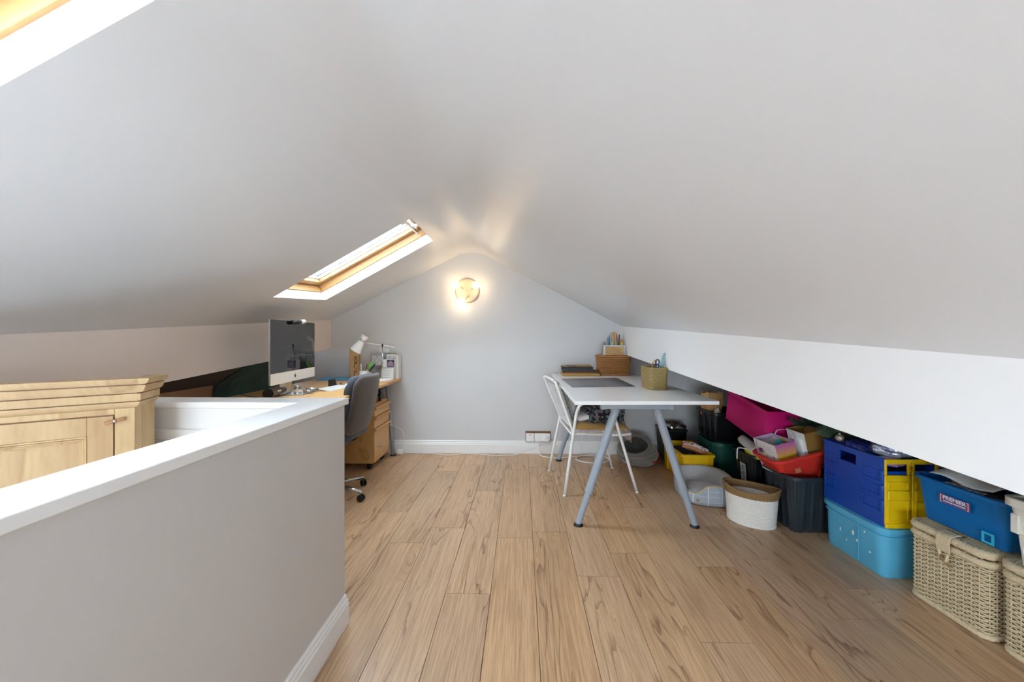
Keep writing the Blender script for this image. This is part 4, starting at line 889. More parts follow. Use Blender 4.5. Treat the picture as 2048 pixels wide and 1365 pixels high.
# ---- plush cat beds
mat('plush', (206, 204, 202), .95, .1, 90, .9, 260, sheen=.6)
def checked(name):
    m = mat(name, (168, 175, 185), .9, .08, 150, .3, 300); N, L = m.node_tree.nodes, m.node_tree.links; b_ = N['Principled BSDF']
    old = b_.inputs['Base Color'].links[0].from_socket
    uv = N.new('ShaderNodeUVMap'); sx = N.new('ShaderNodeSeparateXYZ'); L.new(uv.outputs[0], sx.inputs[0])
    outs = []
    for ax, k in (('X', 14), ('Y', 2.6)):
        a = N.new('ShaderNodeMath'); a.operation = 'MULTIPLY'; a.inputs[1].default_value = k; L.new(sx.outputs[ax], a.inputs[0])
        f_ = N.new('ShaderNodeMath'); f_.operation = 'FRACT'; L.new(a.outputs[0], f_.inputs[0])
        c_ = N.new('ShaderNodeMath'); c_.operation = 'LESS_THAN'; c_.inputs[1].default_value = .05 if ax == 'X' else .035; L.new(f_.outputs[0], c_.inputs[0]); outs.append(c_)
    mxm = N.new('ShaderNodeMath'); mxm.operation = 'MAXIMUM'; L.new(outs[0].outputs[0], mxm.inputs[0]); L.new(outs[1].outputs[0], mxm.inputs[1])
    mx = N.new('ShaderNodeMix'); mx.data_type = 'RGBA'; L.new(mxm.outputs[0], mx.inputs['Factor']); L.new(old, mx.inputs['A']); mx.inputs['B'].default_value = rgb(228,230,232); L.new(mx.outputs['Result'], b_.inputs['Base Color'])
checked('check_cloth'); mat('piping_yellow', (222, 196, 96), .8)
bed = thing('cat_bed', 'grey checked cat bed with plush lining and yellow piping', 'pet bed', (1.405, 2.925, 0), rz=R(-8))
def bedh(t):                                            # rim height round the bed; low entrance to the front right (-Y)
    d = abs((t-R(222)+math.pi) % (2*math.pi)-math.pi); k = min(1, max(0, (d-.22)/.45)); k = k*k*(3-2*k); return .085+.065*k+.012*max(0,math.sin(t))
NB = 64; A_, B_ = .205, .232
def bl_(f, z, soft=0): 
    out = []
    for i in range(NB):
        t = 2*math.pi*i/NB; e_ = 1/((abs(math.cos(t))**3+abs(math.sin(t))**3)**(1/3.0)); e_ = 1+(e_-1)*.8
        out.append((A_*e_*f*math.cos(t), B_*e_*f*math.sin(t), (z(t) if callable(z) else z)))
    return out
ol = [bl_(.0,.004), bl_(.9,.004), bl_(.97,.012), bl_(1.0,lambda t: bedh(t)*.35), bl_(1.0,lambda t: bedh(t)*.7), bl_(.965,lambda t: bedh(t)*.98)]
ob_ = MB().loft(ol, True, False).build('outer_cover', 'check_cloth', bed, smooth=True)
uvl = ob_.data.uv_layers.new(name='UVMap')
for p in ob_.data.polygons:
    for li, vi in zip(p.loop_indices, p.vertices):
        k, i = divmod(vi, NB); u = i/NB
        if i == 0 and any((v % NB) == NB-1 for v in p.vertices): u = 1.0
        uvl.data[li].uv = (u, ol[min(k,5)][i][2]/.10)
il = [bl_(.955,lambda t: bedh(t)*.98), bl_(.90,lambda t: bedh(t)+.006), bl_(.80,lambda t: bedh(t)*.97), bl_(.72,lambda t: bedh(t)*.6), bl_(.68,.035), bl_(.55,.03), bl_(0,.03)]
il = [[(x+.004*noise.noise(Vector((x*60,y*60,z*60))), y+.004*noise.noise(Vector((x*60+9,y*60,z*60))), z+.003*noise.noise(Vector((x*60,y*60+5,z*60)))) for x, y, z in l] for l in il]
MB().loft(il, False, True).build('plush_lining', 'plush', bed, smooth=True)
MB().tube([(x, y, z+.001) for x, y, z in bl_(.958, lambda t: bedh(t)*.985)], .0032, 6, True).build('piping', 'piping_yellow', bed, smooth=True)
cu = MB().loft([bl_(.0,.031), bl_(.58,.032), bl_(.66,.044), bl_(.60,.060), bl_(.42,.070), bl_(.2,.073), bl_(0,.073)]); cu.build('inner_cushion', 'check_cloth', bed, smooth=True)
t = R(238); MB().box(-.022,.022,-.002,.002,-.011,.011, Matrix.Translation((A_*1.03*math.cos(t)*1.06, B_*1.06*math.sin(t)*1.0, .045)) @ Matrix.Rotation(t+math.pi/2, 4, 'Z')).build('brand_tag', 'latch_wood', bed)
mat('igloo_felt', (122, 117, 108), .95, .1, 60, .9, 120, sheen=.5); mat('igloo_red', (150, 56, 46), .9); mat('igloo_shade', (70, 68, 64), .95, .2, 60, .9, 120)
ig = thing('cat_cave', 'collapsed grey felt cat cave with red lining under the table', 'pet bed', (1.135, 3.665, 0), rz=R(10))
def igf(d):
    k = 1+.05*noise.noise(d*2.2)
    pk = Vector((.30,.45,.84)).normalized(); k *= 1+.16*max(0, d.dot(pk)-.75)/.25                       # pinched peak at the back
    k *= 1-.20*max(0, d.x*.9+d.z*.3-.25)                                                                 # falls away to the right
    dent = Vector((-.45,-.45,.77)).normalized(); a = max(0, d.dot(dent)-.72)/.28; k *= 1-.70*min(1, a*1.25)**1.1   # entrance pressed in
    rim = d.dot(dent); k *= 1+.07*math.exp(-((rim-.66)/.07)**2)                                           # rolled edge round it
    for zz, sl, dp in ((-.05,.25,.09), (-.38,-.1,.07)):                                                  # folds across the front
        if d.y < .2: k *= 1-dp*math.exp(-((d.z-zz-sl*d.x)/.07)**2)
    return k
cave = MB().sphere((0,0,.113), (.205,.185,.145), 180, 110, fn=lambda d: igf(d)*(1 if d.z > -.6 else min(1, .6/abs(d.z)*1.18)))
dn = Vector((-.45,-.45,.77)).normalized()
def inlet(f):
    if len(f) > 4: return False
    t = Vector()
    for i in f:
        j, k = divmod(i, 180); ph_ = math.pi*(j+1)/110-math.pi/2; t += Vector((math.cos(ph_)*math.cos(2*math.pi*k/180), math.cos(ph_)*math.sin(2*math.pi*k/180), math.sin(ph_)))
    return t.normalized().dot(dn) > .76
for nm, mm, keep in (('felt_shell', 'igloo_felt', False), ('entrance_shade', 'igloo_shade', True)):  # entrance hollow takes a darker felt tone, its shade put into the colour
    q = MB(); q.v = list(cave.v); q.f = [f for f in cave.f if inlet(f) == keep]
    o = q.build(nm, mm, ig, smooth=True, norm=False); bm = bmesh.new(); bm.from_mesh(o.data); bmesh.ops.delete(bm, geom=[v for v in bm.verts if not v.link_faces], context='VERTS'); bm.to_mesh(o.data); bm.free()
MB().tube(smooth_path([(.045,-.168,.060),(.10,-.150,.048),(.155,-.105,.055),(.178,-.05,.085),(.180,-.02,.12)], 6), [.006]*3+[.012]*19+[.006]*3, 8).build('red_lining', 'igloo_red', ig, smooth=True)
# ---- rope basket
mat('rope_white', (236, 230, 222), .9, .05, 60, .5, 160); mat('rope_grass', (150, 114, 70), .85, .3, 120, .6, 150)
rb_ = thing('rope_basket', 'oval white rope basket with a brown seagrass rim', 'basket', (1.515, 2.517, 0), rz=R(-38))
cw = MB(); E_ = 80; rows = 17
for i in range(rows):
    z = .006+.0115*i*.93; f_ = 1+.10*i/rows; cw.tube([(.132*f_*math.cos(2*math.pi*k/E_), .098*f_*math.sin(2*math.pi*k/E_), z) for k in range(E_)], .0063, 8, True)
for j in range(8): cw.tube([(.132*(1-j/8)*math.cos(2*math.pi*k/40), .098*(1-j/8)*math.sin(2*math.pi*k/40), .006) for k in range(40)], .0085, 6, True)
cw.build('rope_coils', 'rope_white', rb_, smooth=True)
rm = MB(); mat('grass_rim', (158, 122, 78), .85, .25, 160, .6, 200)
for i in range(4):
    f_ = 1.10+.045*(i+1)/4; pth = []
    for k in range(140):
        t = 2*math.pi*k/140; hgt = .19+.010*i + .022*abs(math.cos(t))**3*(i/3)
        pth.append((.132*f_*(1+.05*abs(math.cos(t))**4*i/3)*math.cos(t), .098*f_*math.sin(t), hgt))
    q = rope(pth, .0072, True, 1.9, .22, 7); rm.v, rm.f = rm.v+q.v, rm.f+[tuple(v+len(rm.v) for v in f) for f in q.f]
rm.build('seagrass_rim', 'grass_rim', rb_, smooth=True)
for s in (-1, 1): MB().lathe([(.011,-.008),(.013,0),(.011,.008)], 14, frame3((s*.155,0,.222),(0,1,0),(0,0,1),(1,0,0))).build('handle_hole', 'warm_dark', rb_, smooth=True)
# ================================================================ PART 4: things on the white table and chair
ZT = .8405
mt = sheet('cutting_mat', 'grey cutting mat lying on the white work table', 'rag_dark', lambda s, t: ((1-t)*(.381+.49*s)+t*(.361+.525*s), (1-t)*(2.83+.05*s)+t*(3.42+.10*s), ZT+.0012), 4, 4, 'mat')
def gridmat(name):
    m = mat(name, (120, 118, 122), .6, .08, 12); N, L = m.node_tree.nodes, m.node_tree.links; b_ = N['Principled BSDF']; old = b_.inputs['Base Color'].links[0].from_socket
    tc = N.new('ShaderNodeTexCoord'); br = N.new('ShaderNodeTexBrick'); br.offset = 0; br.inputs['Scale'].default_value = 1; br.inputs['Brick Width'].default_value = .02; br.inputs['Row Height'].default_value = .02; br.inputs['Mortar Size'].default_value = .0006
    L.new(tc.outputs['Object'], br.inputs['Vector']); mx = N.new('ShaderNodeMix'); mx.data_type = 'RGBA'; L.new(br.outputs['Fac'], mx.inputs['Factor']); L.new(old, mx.inputs['A']); mx.inputs['B'].default_value = rgb(150,148,152); L.new(mx.outputs['Result'], b_.inputs['Base Color'])
gridmat('mat_grey'); mt.data.materials[0] = M['mat_grey']
# small seagrass basket
mat('grass_gold', (176, 152, 98), .75, .35, 150, .6, 220)
sb_ = thing('seagrass_basket', 'small square seagrass basket of scissors on the white table', 'basket', (.978, 2.795, ZT))
bk = MB(); Lb = rrect(.062, .100, .028, 6)
for i in range(16):
    f_ = 1+.04*i/16; q = rope([(x*f_, y*f_, .006+.0099*i) for x, y, a, b_ in resample(Lb, 120)], .0056, True, 1.7, .22, 6); o_ = len(bk.v); bk.v += q.v; bk.f += [tuple(v+o_ for v in f) for f in q.f]
bk.build('coils', 'grass_gold', sb_, smooth=True); MB().prism([(x*.96, y*.96) for x, y, a, b_ in Lb], .002, .010).build('base', 'grass_gold', sb_)
def ring_t(c_, r, tr, ax, m, nm, par, n=20, sx=1.0, seg=8):
    ex = Vector(ax[0]).normalized(); ey = Vector(ax[1]).normalized()
    return MB().tube([tuple(Vector(c_)+ex*r*sx*math.cos(2*math.pi*i/n)+ey*r*math.sin(2*math.pi*i/n)) for i in range(n)], tr, seg, True).build(nm, m, par, smooth=True)
mat('teal_grip', (112, 168, 166), .5, .05); mat('navy', (40, 54, 92), .5); mat('orange_wood', (206, 150, 84), .5); mat('red_paint', (200, 50, 40), .5)
sc1 = thing('scissors', 'scissors with navy and yellow loops in the seagrass basket', 'scissors', (.985, 2.745, ZT+.01))
ring_t((0,0,.185), .019, .005, ((1,0,.1),(0,0,1)), 'navy', 'handle_loop', sc1, sx=.7); ring_t((-.016,.004,.180), .018, .004, ((1,0,.1),(0,0,1)), 'orange_wood', 'handle_loop', sc1, sx=.6)
B('blade', 'alu', sc1, -.006, .006, -.001, .001, .01, .166); B('blade', 'alu', sc1, -.014, -.004, .002, .004, .01, .163)
sc2 = thing('scissors', 'small navy scissors low in the seagrass basket', 'scissors', (.962, 2.735, ZT+.01))
ring_t((0,0,.158), .012, .004, ((1,0,0),(0,0,1)), 'navy', 'handle_loop', sc2); ring_t((.022,.003,.158), .011, .004, ((1,0,0),(0,0,1)), 'navy', 'handle_loop', sc2); B('blade', 'alu', sc2, .005, .012, -.001, .001, .01, .148)
rc = thing('rotary_cutter', 'teal handled rotary cutter leaning out of the seagrass basket', 'cutter', (1.000, 2.76, ZT+.01), rot=(0, R(9), 0))
MB().loft([[(w*math.cos(t)+dx, .009*math.sin(t), z) for t in [2*math.pi*i/14 for i in range(14)]] for z, w, dx in ((.02,.008,-.006),(.12,.009,-.006),(.16,.011,-.002),(.20,.014,.004),(.235,.015,.006),(.252,.010,.008),(.257,.004,.008))]).build('grip', 'teal_grip', rc, smooth=True)
B('rubber_inset', 'grey_steel', rc, -.002, .012, -.0105, -.008, .17, .235, bevel=.002)
sp = thing('white_tongs', 'white wire looped tool behind the teal cutter', 'tool', (1.022, 2.80, ZT+.01)); T('shaft', 'white_plastic', sp, [(0,0,0),(0,0,.18)], .003, 8); ring_t((0,0,.205), .022, .0028, ((.6,.6,0),(0,0,1)), 'white_plastic', 'loop', sp, sx=.6)
pc = thing('paintbrush', 'red and wooden stick handle in the seagrass basket', 'brush', (.938, 2.76, ZT+.01), rot=(0, R(6), 0)); T('handle', 'orange_wood', pc, [(0,0,0),(0,0,.17)], [.003,.004], 8); T('tip', 'red_paint', pc, [(0,0,.1702),(0,0,.185)], [.0045,.003], 8)
# stacked frames and box at the gable wall
mat('frame_gold', (176, 136, 70), .5, .1, 40); mat('photo_green', (120, 140, 120), .4, .3, 14); mat('leather_black', (34, 34, 38), .45, .1)
f1 = thing('picture_frame', 'gold wooden picture frame at the bottom of the table stack', 'picture frame', (.585, 3.79, ZT))
fm_ = MB()
for a in ((-.18,.18,-.115,-.095),(-.18,.18,.095,.115),(-.18,-.16,-.095,.095),(.16,.18,-.095,.095)): fm_.box(*a, 0, .026)
fm_.build('moulding', 'frame_gold', f1, bevel=.003); B('print', 'photo_green', f1, -.16,.16,-.095,.095,.012,.020)
f2 = thing('picture_frame', 'thin dark picture frame in the middle of the table stack', 'picture frame', (.585, 3.80, ZT+.0265), rz=R(4))
fm_ = MB()
for a in ((-.16,.165,-.105,-.092),(-.16,.165,.092,.105),(-.16,-.147,-.092,.092),(.152,.165,-.092,.092)): fm_.box(*a, 0, .018)
fm_.build('moulding', 'brown_wood', f2, bevel=.002); B('print', 'leather_black', f2, -.147,.152,-.092,.092,.008,.014)
bxk = thing('document_box', 'black leatherette box on the stacked frames', 'box', (.555, 3.80, ZT+.045), rz=R(-2)); B('body', 'leather_black', bxk, -.15,.15,-.095,.095,0,.030, bevel=.003); B('lid', 'leather_black', bxk, -.152,.152,-.097,.097,.0302,.042, bevel=.003)
st3 = thing('card_pile', 'loose brown cards on top of the black document box', 'cards', (.55, 3.80, ZT+.0872)); B('card', 'kraft', st3, -.13,.12,-.08,.08,0,.003); o_ = B('card', 'brown_wood', st3, -.10,.13,-.085,.075,.0032,.006); o_.rotation_euler = (0,0,R(5)); B('card', 'frame_gold', st3, .0,.14,-.07,.07,.0065,.010)
# wicker hamper
mat('wicker', (188, 130, 74), .55, .25, 90, .3, 120); mat('wicker_in', (70, 44, 22), .9)
wh = thing('wicker_hamper', 'honey brown wicker hamper in the far corner of the table', 'hamper', (.925, 3.822, ZT))
hx_, hy_ = .150, .096
MB().prism([(x, y) for x, y, a, b_ in resample(rrect(hx_-.012, hy_-.012, .012, 4), 24)], .004, .160).build('liner', 'wicker_in', wh)
q = weave(hx_-.006, hy_-.006, .016, .006, .165, 20, .0040, 23, .0038, flare=.006, seed=4).build('woven_body', 'wicker', wh, smooth=True); q['kind'] = 'stuff'
stk = MB()
for x, y, a, b_ in resample(rrect(hx_-.004, hy_-.004, .016, 6), 38): stk.tube([(x,y,.004),(x+a*.005,y+b_*.005,.168)], .0026, 5)
q = stk.build('stakes', 'wicker', wh, smooth=True); q['kind'] = 'stuff'
for z, d, r_, nm in ((.008,.0,.0065,'foot_braid'),(.170,.008,.0075,'rim_braid'),(.188,.010,.0085,'lid_braid')): rope([(x+a*d, y+b_*d, z) for x, y, a, b_ in resample(rrect(hx_-.004, hy_-.004, .018, 8), 130)], r_, True, 1.6, .25, 7).build(nm, 'wicker', wh, smooth=True)
lidw = MB()
for i in range(16):
    x = -hx_+.008+(2*hx_-.016)*i/15; lidw.tube([(x, -hy_+.006+(2*hy_-.012)*j/26, .192+.002*math.cos(math.pi*(i+j))) for j in range(27)], .0060, 5)
q = lidw.build('woven_lid', 'wicker', wh, smooth=True); q['kind'] = 'stuff'
# wooden pen crate
mat('galv', (176, 184, 190), .4, .1, 40, metal=.7)
ZP = ZT+.2005
pcx = thing('pen_crate', 'small wooden crate with metal corners on the wicker hamper', 'crate', (.930, 3.825, ZP))
for a in ((-.108,.108,-.055,-.048),(-.108,.108,.048,.055),(-.108,-.101,-.048,.048),(.101,.108,-.048,.048)): B('board', 'crate_wood', pcx, *a, .001, .098)
B('base', 'crate_wood', pcx, -.101,.101,-.048,.048,.001,.006)
for sx_ in (-1,1):
    for sy_ in (-1,1):
        cx_, cy2 = sx_*.108, sy_*.055
        MB().box(min(cx_-sx_*.016,cx_+sx_*.002),max(cx_-sx_*.016,cx_+sx_*.002),min(cy2,cy2+sy_*.002),max(cy2,cy2+sy_*.002),0,.1).box(min(cx_,cx_+sx_*.002),max(cx_,cx_+sx_*.002),min(cy2-sy_*.016,cy2),max(cy2-sy_*.016,cy2),0,.1).build('corner_strap', 'galv', pcx)
        for z in (.012,.088): MB().sphere((cx_-sx_*.008, cy2+sy_*.0022, z), .003, 8, 6).build('rivet', 'galv', pcx, smooth=True)
B('top_strap', 'galv', pcx, -.092,.092,-.0572,-.0555,.088,.1); B('top_strap', 'galv', pcx, -.1102,-.1085,-.039,.039,.088,.1)
pens = [('pale green highlighter at the left of the pen crate',(150,200,150),-.072,-.02,.085,-8,.006),('black and yellow pencil at the left of the pen crate',(70,66,50),-.062,-.03,.095,-10,.0045),('silver grey pen near the left of the pen crate',(170,172,178),-.048,-.01,.10,-6,.0045),
        ('blue brush pen in the pen crate',(40,120,180),-.035,.01,.135,-4,.005),('white pen at the front of the pen crate',(238,238,238),-.020,-.035,.095,4,.004),('teal pen in the middle of the pen crate',(30,130,150),-.022,.02,.155,-3,.005),
        ('yellow pencil in the middle of the pen crate',(226,196,40),.012,-.03,.09,5,.004),('sea green pen in the middle of the pen crate',(80,150,130),.025,-.01,.11,2,.005),('brown ruler stick in the pen crate',(110,70,40),.036,.02,.165,-6,.006),
        ('black marker in the pen crate',(24,24,26),.040,.0,.17,4,.006),('orange marker in the pen crate',(220,110,40),.050,-.015,.125,6,.006),('lime green highlighter at the right of the pen crate',(180,220,40),.062,-.025,.09,3,.010),
        ('pink pencil at the right of the pen crate',(206,90,110),.066,.02,.12,8,.004)]
for i, (lb_, c_, x, y, hgt, tilt, r_) in enumerate(pens):
    mat('pen_%d' % i, c_, .4, .04); o = MB().tube([(0,0,0),(0,0,hgt),(0,0,hgt+.012)], [r_,r_,r_*.35], 10).build('pen', 'pen_%d' % i, None, smooth=False)
    o.location = (.930+x*1.25, 3.825+y, ZP+.028); o.rotation_euler = (R(-tilt*.3), R(tilt), 0); tag(o, lb_, 'pen', 'pens in the wooden crate')
rf = MB().loft([[(-.010,-.002,.006),(.010,-.002,.006),(.010,.002,.006),(-.010,.002,.006)],[(-.008,-.002,.215),(.008,-.002,.215),(.008,.002,.215),(-.008,.002,.215)]]).build('red_file', 'red_paint', None, bevel=.001); rf.location = (.982,3.84,ZP+.002); rf.rotation_euler = (0, R(-5), 0); tag(rf, 'tall red flat file standing in the pen crate', 'tool')
cl_ = thing('wooden_clamp', 'pale wooden forked clamp standing in the pen crate', 'clamp', (.938, 3.83, ZP+.0065)); B('prong', 'crate_wood', cl_, -.024,-.008,-.008,.008,0,.215, bevel=.002); B('prong', 'crate_wood', cl_, .006,.022,-.008,.008,0,.225, bevel=.002); B('bridge', 'crate_wood', cl_, -.008,.006,-.007,.007,.185,.215)
# ---- cushions on the chair
mat('mustard', (184, 142, 72), .9, .08, 40, .4, 180, sheen=.3); mat('cushion_white', (226, 224, 226), .9, .04)
def pillow(name, label, m, loc, dims, rot, piping=None, seed=0, group=None):
    t = thing(name, label, 'cushion', loc, rot=rot); L = resample(rrect(dims[0], dims[1], .035, 6), 72); lps = []
    for f_, k in ((0,-1),(.4,-.98),(.7,-.85),(.9,-.55),(.98,-.2),(1,0),(.98,.2),(.9,.55),(.7,.85),(.4,.98),(0,1)):
        lps.append([(x*f_, y*f_, k*dims[2]*(1+.10*noise.noise(Vector((x*14*f_,y*14*f_,seed+k))))) for x, y, a, b_ in L])
    MB().loft(lps).build('cover', m, t, smooth=True)
    MB().tube([(x, y, 0) for x, y, a, b_ in L], .004, 6, True).build('piping', piping or m, t, smooth=True); return t
pillow('seat_cushion', 'mustard yellow seat pad on the white wire chair', 'mustard', (.615, 3.20, .500), (.225, .225, .036), (0, R(1), R(3)), seed=2)
def striped(name):
    m = mat(name, (214, 212, 206), .9, .05, 60, .4, 200); N, L = m.node_tree.nodes, m.node_tree.links; b_ = N['Principled BSDF']
    tc = N.new('ShaderNodeTexCoord'); sx = N.new('ShaderNodeSeparateXYZ'); L.new(tc.outputs['Object'], sx.inputs[0]); nz = N.new('ShaderNodeTexNoise'); nz.inputs['Scale'].default_value = 40
    a = N.new('ShaderNodeMath'); a.operation = 'MULTIPLY_ADD'; a.inputs[1].default_value = 14; L.new(sx.outputs['Y'], a.inputs[0]); L.new(nz.outputs['Fac'], a.inputs[2])
    f_ = N.new('ShaderNodeMath'); f_.operation = 'FRACT'; L.new(a.outputs[0], f_.inputs[0]); rp = N.new('ShaderNodeValToRGB'); rp.color_ramp.interpolation = 'CONSTANT'; e = rp.color_ramp.elements
    e[0].position = 0; e[0].color = rgb(222,220,214); e[1].position = .35; e[1].color = rgb(60,66,68)
    for p, c_ in ((.5,(200,200,196)),(.62,(96,120,112)),(.78,(30,32,36)),(.9,(180,184,180))): x = e.new(p); x.color = rgb(*c_)
    L.new(f_.outputs[0], rp.inputs[0]); L.new(rp.outputs[0], b_.inputs['Base Color'])
striped('ikat')
pillow('back_cushion', 'black and white patterned cushion against the wire chair\'s back', 'ikat', (.358, 3.205, .668), (.185, .19, .034), (0, R(-109), R(4)), seed=4)
pillow('white_pillow', 'small white pillow under the patterned fabric on the chair', 'cushion_white', (.500, 3.12, .566), (.055, .12, .026), (0, R(-14), R(3)), seed=5)
def folk(name):
    m = mat(name, (26, 24, 34), .85, .05); N, L = m.node_tree.nodes, m.node_tree.links; b_ = N['Principled BSDF']
    tc = N.new('ShaderNodeTexCoord'); vo = N.new('ShaderNodeTexVoronoi'); vo.distance = 'MANHATTAN'; vo.inputs['Scale'].default_value = 26; vo.inputs['Randomness'].default_value = .25; L.new(tc.outputs['Object'], vo.inputs['Vector'])
    rp = N.new('ShaderNodeValToRGB'); rp.color_ramp.interpolation = 'CONSTANT'; e = rp.color_ramp.elements; e[0].position = 0; e[0].color = rgb(200,70,90); e[1].position = .28; e[1].color = rgb(24,24,36)
    for p, c_ in ((.42,(90,190,200)),(.50,(26,24,34)),(.66,(210,200,196)),(.70,(28,24,34))): x = e.new(p); x.color = rgb(*c_)
    L.new(vo.outputs['Distance'], rp.inputs[0]); L.new(rp.outputs[0], b_.inputs['Base Color'])
folk('folk_cloth')
packet('patterned_throw', 'bundled black folk-patterned fabric with pink and turquoise diamonds on the chair', 'folk_cloth', (.670, 3.12, .612), (.145, .165, .080), (.1, R(-4), .2), 2.4, cat='fabric', crump=.22)
# fringed throw end hanging from the front of the seat
mat('fringe', (206, 184, 166), .95, .15, 60, .4, 160)
fr_ = thing('fringed_shawl', 'beige fringed shawl hanging over the front of the wire chair', 'shawl', (.865, 3.22, .40)); MB().loft([[(x+.005, y, z) for x, z in ((-.06,.072),(.0,.066),(.028,.050),(.036,.03),(.028,.032),(.0,.054),(-.06,.062))] for y in (-.10,-.05,0,.05,.10)]).build('cloth', 'fringe', fr_, smooth=True)
fm_ = MB(); rnd = random.Random(3)
for i in range(34):
    y = -.10+.2*i/33; fm_.tube([(.036+rnd.uniform(-.003,.003), y, .035), (.038+rnd.uniform(-.008,.008), y+rnd.uniform(-.008,.008), 0), (.036+rnd.uniform(-.012,.012), y+rnd.uniform(-.012,.012), -.035+rnd.uniform(-.02,.015))], .0028, 5)
q = fm_.build('fringe', 'fringe', fr_, smooth=True); q['kind'] = 'stuff'
# ================================================================ things on the desk
ZD = .7905
ey = Vector((-.053, .669, 0)).normalized(); exn = Vector((ey.y, -ey.x, 0))     # screen width axis, outward normal
im = thing('desktop_computer', 'silver all-in-one desktop computer with black screen on the beech desk', 'computer', (-1.71, 2.79, ZD), rot=(0, 0, math.atan2(ey.y, ey.x)-math.pi/2+R(2)))
# local: x = outward, y = along the width
W2 = .336; z0, z1 = .100, .548
def face(nm, m, par, x0, x1, y0, y1, za, zb_, rad, **k):
    L = rrect((y1-y0)/2, (zb_-za)/2, rad, 5); cyy, czz = (y0+y1)/2, (za+zb_)/2
    return MB().loft([[(x, cyy+a, czz+b_) for a, b_, c_, d_ in L] for x in (x0, x1)]).build(nm, m, par, **k)
face('housing', 'alu', im, -.012, -.001, -W2, W2, z0, z1, .012, auto=30)
MB().loft([[(x, a*f_, (z0+z1)/2+b_*f_) for a, b_, c_, d_ in rrect(W2, (z1-z0)/2, .012, 5)] for x, f_ in ((-.012,.97),(-.03,.6),(-.038,.2))]).build('rear_bulge', 'alu', im, smooth=True)
face('chin', 'silver_paint', im, -.0008, .0010, -W2, W2, z0, z0+.078, .006, auto=30)
face('screen_glass', 'screen', im, -.0008, .0014, -W2+.001, W2-.001, z0+.078, z1-.001, .011, auto=30)
ap = [(0,.010),(.004,.0125),(.009,.0115),(.0125,.0075),(.0105,.0045),(.0098,.0),(.0125,-.0045),(.0095,-.011),(.0055,-.0142),(.0,-.0128),(-.0055,-.0142),(-.0105,-.009),(-.0132,-.001),(-.0118,.007),(-.0065,.012)]
lg_ = face('logo', 'print_dark', im, .0010, .0013, -.001, .001, z0+.03, z0+.032, .0005)
bpy.data.objects.remove(lg_)
q = MB(); P_ = [(y*.95, z*.95) for y, z in ap]; n_ = len(P_)
q.add([(.0012, y, z0+.039+z) for y, z in P_]+[(.0018, y, z0+.039+z) for y, z in P_], [tuple(range(n_))[::-1], tuple(range(n_, 2*n_))]+[(i,(i+1)%n_,n_+(i+1)%n_,n_+i) for i in range(n_)])
q.build('logo', 'print_dark', im); MB().prism([(0,0),(.004,.002),(.006,.006),(.002,.004)], 0, .0006, frame3((.0012,0,z0+.0525),(0,1,0),(0,0,1),(1,0,0))).build('logo_leaf', 'print_dark', im)
MB().loft([[(x, s*.09, z) for s in (1,-1)]+[(x-.006, s*.09, z) for s in (-1,1)] for x, z in ((-.035,.26),(-.06,.10),(-.066,.02),(-.06,.008))]).build('stand_neck', 'alu', im)
B('stand_foot', 'alu', im, -.11, .09, -.095, .095, .0, .006, bevel=.002)
# webcam clipped on top
wc = thing('webcam', 'black clip-on webcam with silver lens on the computer screen', 'webcam', (-1.706, 2.81, ZD+.548), rot=(0, 0, math.atan2(ey.y, ey.x)-math.pi/2))
T('barrel', 'black_plastic', wc, [(.012,-.085,-.012),(.014,.0,-.006),(.016,.018,-.003)], [.016,.014,.014], 16); T('lens_barrel', 'silver_paint', wc, [(.016,.0185,-.003),(.018,.075,.002)], .0165, 18)
B('clip', 'black_plastic', wc, -.016, .008, -.012, .014, .0005, .012, bevel=.003); B('clip_tail', 'black_plastic', wc, -.046, -.0395, -.012, .014, -.05, .006, bevel=.002); B('clip_bridge', 'black_plastic', wc, -.0395, -.016, -.012, .014, .001, .008)
# cylindrical speaker
spk = thing('speaker', 'dark grey cylindrical speaker lying in front of the computer', 'speaker', (-1.755, 2.655, ZD))
mat('speaker_grey', (122, 118, 116), .45, .15, 300, .4, 400)
d_ = Vector((-.045, .20, 0)).normalized(); c0 = Vector((-.0,-.10,.0355))
spm = MB().tube([c0, c0+d_*.22], .035, 28).build('grille', 'speaker_grey', spk, auto=40)
MB().tube([c0-d_*.004, c0], .0352, 28).build('end_cap', 'black_plastic', spk, auto=40); MB().tube([c0+d_*.22, c0+d_*.224], .0352, 28).build('end_cap', 'black_plastic', spk, auto=40)
B('badge', 'print_white', spk, .0335, .0365, -.05, -.015, .042, .052)
# glass and tape things under the screen
clear('glassware', (.86,.9,.9), .18, .02); mat('tape', (168,150,118), .3, .1)
tr = thing('tape_dispenser', 'clear acrylic tape dispenser in front of the computer stand', 'tape dispenser', (-1.615, 2.80, ZD)); MB().lathe([(.030,0),(.034,.004),(.034,.024),(.026,.024),(.026,.006)], 24).build('acrylic_ring', 'glassware', tr, smooth=True); MB().lathe([(.022,.0062),(.0255,.0062),(.0255,.022),(.022,.022)], 24, cap0=False, cap1=False).build('tape_roll', 'tape', tr, smooth=True)
tr = thing('glass_dish', 'round glass dish of clips behind the tape dispenser', 'dish', (-1.64, 2.90, ZD)); MB().lathe([(.03,0),(.045,.008),(.048,.030),(.045,.030),(.042,.010),(.03,.004)], 28).build('dish', 'glassware', tr, smooth=True); MB().sphere((0,0,.012), (.034,.034,.008), 16, 8, fn=lambda d: 1+.2*noise.noise(d*6)).build('clips', 'galv', tr, smooth=True)
